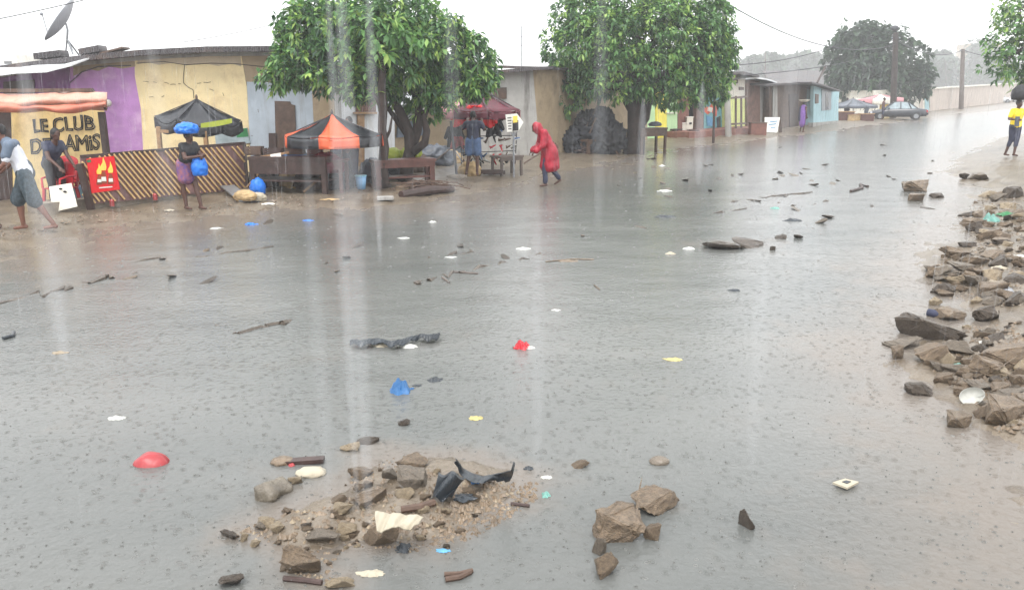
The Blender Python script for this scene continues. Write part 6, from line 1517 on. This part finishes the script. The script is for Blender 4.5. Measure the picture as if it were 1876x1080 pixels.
# brush heap under first tree
g_ = gt(775, 352)
t = MB()
for k in range(60):
    a = R.uniform(0, 2 * PI); c = g_ + V3(R.gauss(0, .35), R.gauss(.1, .15), R.uniform(.02, .22)); d = V3(math.cos(a), math.sin(a) * .5, R.uniform(-.2, .25)) * R.uniform(.2, .5)
    t.tube([c - d, c + V3(0, 0, .03), c + d], [.012, .015, .006], 5)
tag(t.build('brush_heap', 'wood', loc=g_), 'heap of brown twigs and roots on the mud before the dark bench', 'brush heap')
a_, b_ = gt(735, 362), gt(830, 352)
tag(MB().tube([a_ + V3(0, 0, .05), a_.lerp(b_, .5) + V3(0, .05, .09), b_ + V3(0, 0, .06)], [.09, .11, .07], 10).build('log', 'wood_dark', loc=a_), 'long dark log lying in front of the brush heap', 'log')
g_ = gt(706, 366); tag(MB().box(g_ + V3(0, 0, .03), (.34, .26, .06), .2).build('slab', 'cement', loc=g_), 'flat white slab on the mud at the feet of the person in pink', 'slab')
# white scraps afloat, each in its place
for i, (u, v, w_, h_, m, lb) in enumerate([(1218, 350, 24, 6, 'plastic_white', 'white scrap in the far flood right of the person in the red raincoat'), (1262, 456, 18, 9, 'plastic_white', 'white lump left of the dark rubble ridge'), (1228, 465, 18, 7, 'cloth_white', 'dirty white lump farther left of the dark rubble ridge'), (960, 456, 22, 7, 'plastic_white', 'white scrap afloat in the middle distance below the red raincoat'),
        (826, 471, 16, 3, 'plastic_white', 'flat white scrap just behind the thin pale stick'), (792, 407, 12, 6, 'plastic_white', 'small white scrap in the water near the brush heap'), (740, 436, 18, 3, 'plastic_white', 'flat white scrap in the water before the parasol stall'), (395, 418, 18, 3, 'plastic_white', 'flat white scrap by the shore before the slat fence'),
        (459, 411, 18, 8, 'blue_bag', 'small bright blue scrap by the shore right of the slat fence'), (564, 404, 15, 5, 'blue_bag', 'small blue scrap by the shore below the parasol stall'), (1018, 568, 14, 3, 'plastic_white', 'tiny white scrap afloat behind the red bag'), (1213, 304, 10, 5, 'plastic_white', 'tiny white scrap far off in front of the wooden counter'),
        (1219, 397, 32, 6, 'plastic_dark', 'dark flat tin lying in the middle of the far flood'), (1452, 404, 26, 8, 'plastic_dark', 'dark teal scrap in the flood left of the grey stone'), (1420, 382, 14, 7, 'plastic_teal', 'pale blue scrap in the far flood'), (1346, 532, 18, 6, 'plastic_dark', 'small dark green scrap alone in the middle right water'), (110, 646, 20, 7, 'rock_tan', 'pale clod in the left water'),
        (1843, 394, 24, 10, 'plastic_green', 'bright green plastic bottle on the upper rubble heap'), (1814, 406, 24, 14, 'plastic_teal', 'pale teal plastic cup on the upper rubble heap'), (1840, 360, 20, 10, 'plastic_teal', 'pale blue plastic scrap near the top of the upper rubble heap'), (1820, 433, 26, 8, 'plastic_white', 'white sheet scrap on the middle of the upper rubble heap'), (1868, 471, 18, 8, 'plastic_white', 'white scrap at the right edge of the upper rubble heap'), (1832, 493, 22, 7, 'cloth_white', 'cream scrap low on the upper rubble heap'),
        (1757, 670, 24, 9, 'plastic_teal', 'pale mint plastic packet on the lower rubble heap'), (1742, 636, 12, 10, 'plastic_white', 'small white shell like scrap near the mint packet'), (1802, 628, 10, 8, 'plastic_white', 'tiny white lump above the mint packet'), (1824, 732, 14, 7, 'plastic_white', 'small white stone like scrap right of the white broken bowl'), (1850, 744, 34, 12, 'plastic_dark', 'dark blue plastic scrap right of the white broken bowl'), (1842, 540, 30, 14, 'metal_grey', 'grey flat shard on the mud below the upper rubble heap'),
        (310, 386, 14, 5, 'cloth_white', 'pale scrap on the mud below the slat fence'), (605, 366, 26, 4, 'sack', 'beige flat scrap on the mud below the parasol stall'), (492, 375, 22, 4, 'offwhite', 'pale flat stone on the mud in front of the blue carrier bag'), (1040, 478, 30, 3, 'rock_brown', 'thin brown scrap in the middle distance beside the reddish branch')]):
    crumple(u, v, w_, h_, m, lb, 60 + i, amp=.35)
# blue black tin and broken bowl
a_, b_ = gt(1700, 577), gt(1728, 583)
tag(MB().tube([a_ + V3(0, 0, .03), b_ + V3(0, 0, .03)], .04, 14).build('tin', 'navy_cloth', loc=a_), 'blue black tin lying on its side in the water by the right bank', 'tin')
g_ = gt(1784, 738); s_ = pxm(g_)
def bw2(i, j):
    a = -2.4 + 3.3 * j; r_ = 22 * s_ * (.25 + .75 * i)
    return g_ + V3(math.cos(a) * r_ * .8, .07 + .05 * (1 - i), .045 + math.sin(-a) * r_ * .55 + .02)
g2 = atd(1783, 726, g_.y)
def bw3(i, j):
    a = 2 * PI * j; r_ = 19 * s_ * math.sin(i * PI / 2) * (1 - .25 * max(0, math.cos(a + .8)) ** 2)
    p = V3(math.cos(a) * r_, math.sin(a) * r_ * .8, -.05 * math.cos(i * PI / 2)); return g2 + Matrix.Rotation(.95, 3, 'X') @ Matrix.Rotation(-.5, 3, 'Y') @ p
tag(MB().grid(bw3, 8, 24, (0, .008, -.004)).build('bowl', 'plastic_white', smooth=True, loc=g_), 'broken cream white bowl standing at the edge of the lower rubble heap', 'bowl')
# ---- splashes where drops hit the water
wsp = mat('splash_water', (.14, .14, .132, 1), .3, .1, 5, bump=0)
mb = MB(); ms_ = MB()
for _ in range(2400):
    u, v = R.uniform(-40, 1916), 200 + 900 * R.random() ** .9
    g = gp(u, v)
    if g.y > 40 or tz(g.x, g.y) > -.01: continue
    r_ = R.uniform(.004, .011) * min(1.8, max(1, g.length / 7)); k = len(mb.v); n8 = 8; hh = R.uniform(.0015, .004) * min(2, max(1, g.length / 7))
    for j in range(n8):
        a = 2 * PI * j / n8; c_, s2 = math.cos(a), math.sin(a)
        mb.v += [g + V3(c_ * r_ * 1.35, s2 * r_ * 1.35, -.001), g + V3(c_ * r_, s2 * r_, hh), g + V3(c_ * r_ * .7, s2 * r_ * .7, -.001)]
    for j in range(n8):
        a, b = k + j * 3, k + ((j + 1) % n8) * 3
        mb.f += [(a, b, b + 1, a + 1), (a + 1, b + 1, b + 2, a + 2)]
    if R.random() < .35:
        mb.ell(g + V3(R.uniform(-.02, .02), 0, R.uniform(.02, .06)), R.uniform(.002, .004), 5, 4)
o = mb.build('rain_splashes', wsp); o['kind'] = 'stuff'
# ---- falling rain
def rainmat(name, a0, col=(.85, .87, .9, 1), facing=True, nsc=None):
    m = bpy.data.materials.new(name); m.use_nodes = True; n = m.node_tree; n.nodes.clear(); L = n.links.new
    o = n.nodes.new('ShaderNodeOutputMaterial'); ms = n.nodes.new('ShaderNodeMixShader'); tr = n.nodes.new('ShaderNodeBsdfTransparent')
    d = n.nodes.new('ShaderNodeBsdfDiffuse'); d.inputs[0].default_value = col; t = n.nodes.new('ShaderNodeBsdfTranslucent'); t.inputs[0].default_value = col
    ad = n.nodes.new('ShaderNodeMixShader'); ad.inputs[0].default_value = .5; L(d.outputs[0], ad.inputs[1]); L(t.outputs[0], ad.inputs[2])
    L(tr.outputs[0], ms.inputs[1]); L(ad.outputs[0], ms.inputs[2]); L(ms.outputs[0], o.inputs[0])
    lw = n.nodes.new('ShaderNodeLayerWeight'); lw.inputs[0].default_value = .5
    iv = n.nodes.new('ShaderNodeMath'); iv.operation = 'SUBTRACT'; iv.inputs[0].default_value = 1; L(lw.outputs['Facing'], iv.inputs[1])
    pw_ = n.nodes.new('ShaderNodeMath'); pw_.operation = 'POWER'; L(iv.outputs[0], pw_.inputs[0]); pw_.inputs[1].default_value = 2.2
    mu_ = n.nodes.new('ShaderNodeMath'); mu_.operation = 'MULTIPLY'; mu_.inputs[1].default_value = a0; L(pw_.outputs[0], mu_.inputs[0]); out = mu_.outputs[0]
    if nsc:
        tc = n.nodes.new('ShaderNodeTexCoord'); mp = n.nodes.new('ShaderNodeMapping'); mp.inputs['Scale'].default_value = nsc; L(tc.outputs['Object'], mp.inputs[0])
        nz = n.nodes.new('ShaderNodeTexNoise'); nz.inputs['Scale'].default_value = 1; nz.inputs['Detail'].default_value = 3; L(mp.outputs[0], nz.inputs[0])
        mr = n.nodes.new('ShaderNodeMapRange'); mr.inputs[1].default_value = .35; mr.inputs[2].default_value = .65; mr.inputs[3].default_value = .25; mr.inputs[4].default_value = 1.0; L(nz.outputs[0], mr.inputs[0])
        m2 = n.nodes.new('ShaderNodeMath'); m2.operation = 'MULTIPLY'; L(out, m2.inputs[0]); L(mr.outputs[0], m2.inputs[1]); out = m2.outputs[0]
    L(out, ms.inputs[0]); M[name] = m
rainmat('rain_runoff', .062); rainmat('rain_drop', .1)
mb = MB()
for (u, v0, v1, wpx, d) in [(648, -80, 960, 46, 1.7), (684, -80, 480, 24, 1.8), (626, -80, 940, 26, 1.9), (78, 90, 660, 46, 1.8), (1176, 180, 360, 20, 2.2), (1283, 150, 340, 22, 2.3)]:
    mid = atd(u, (v0 + v1) / 2, d); top = upz(mid, v0); bot = upz(mid, v1); r_ = wpx * pxm(mid) / 2; N = 12
    mb.tube([V3(mid.x, mid.y, top + (bot - top) * i / N) for i in range(N + 1)], [r_ * (.25 + .75 * math.sin(PI * (.04 + i / N * .92))) for i in range(N + 1)], 20)
o = mb.build('roof_runoff', 'rain_runoff', smooth=True); o['kind'] = 'stuff'
mb = MB()
for (u, v0, v1, wpx, d) in [(582, 240, 960, 34, 1.9), (985, 360, 880, 34, 2.0), (1358, 100, 360, 26, 2.2), (1388, 480, 860, 36, 1.9), (830, -60, 500, 40, 2.0), (1100, -60, 420, 34, 2.1), (1440, 60, 460, 30, 2.2), (300, 40, 560, 40, 2.0)]:
    mid = atd(u, (v0 + v1) / 2, d); top = upz(mid, v0); bot = upz(mid, v1); r_ = wpx * pxm(mid) / 2; N = 12
    mb.tube([V3(mid.x, mid.y, top + (bot - top) * i / N) for i in range(N + 1)], [r_ * (.25 + .75 * math.sin(PI * (.04 + i / N * .92))) for i in range(N + 1)], 20)
rainmat('rain_runoff_thin', .03); o = mb.build('roof_runoff', 'rain_runoff_thin', smooth=True); o['kind'] = 'stuff'
mb = MB()
for _ in range(5000):
    d = R.uniform(3.5, 20); u, v = R.uniform(-30, 1906), R.uniform(-30, 1080); p = atd(u, v, d)
    if p.z < .1: continue
    l = R.uniform(.08, .3); r_ = R.uniform(.0008, .0016) * (1 + d / 10)
    mb.tube([p, p + V3(.004, 0, l * .4), p + V3(l * .03, 0, l)], [r_ * .6, r_, r_ * .15], 4, cap=False)
o = mb.build('falling_rain', 'rain_drop'); o['kind'] = 'stuff'
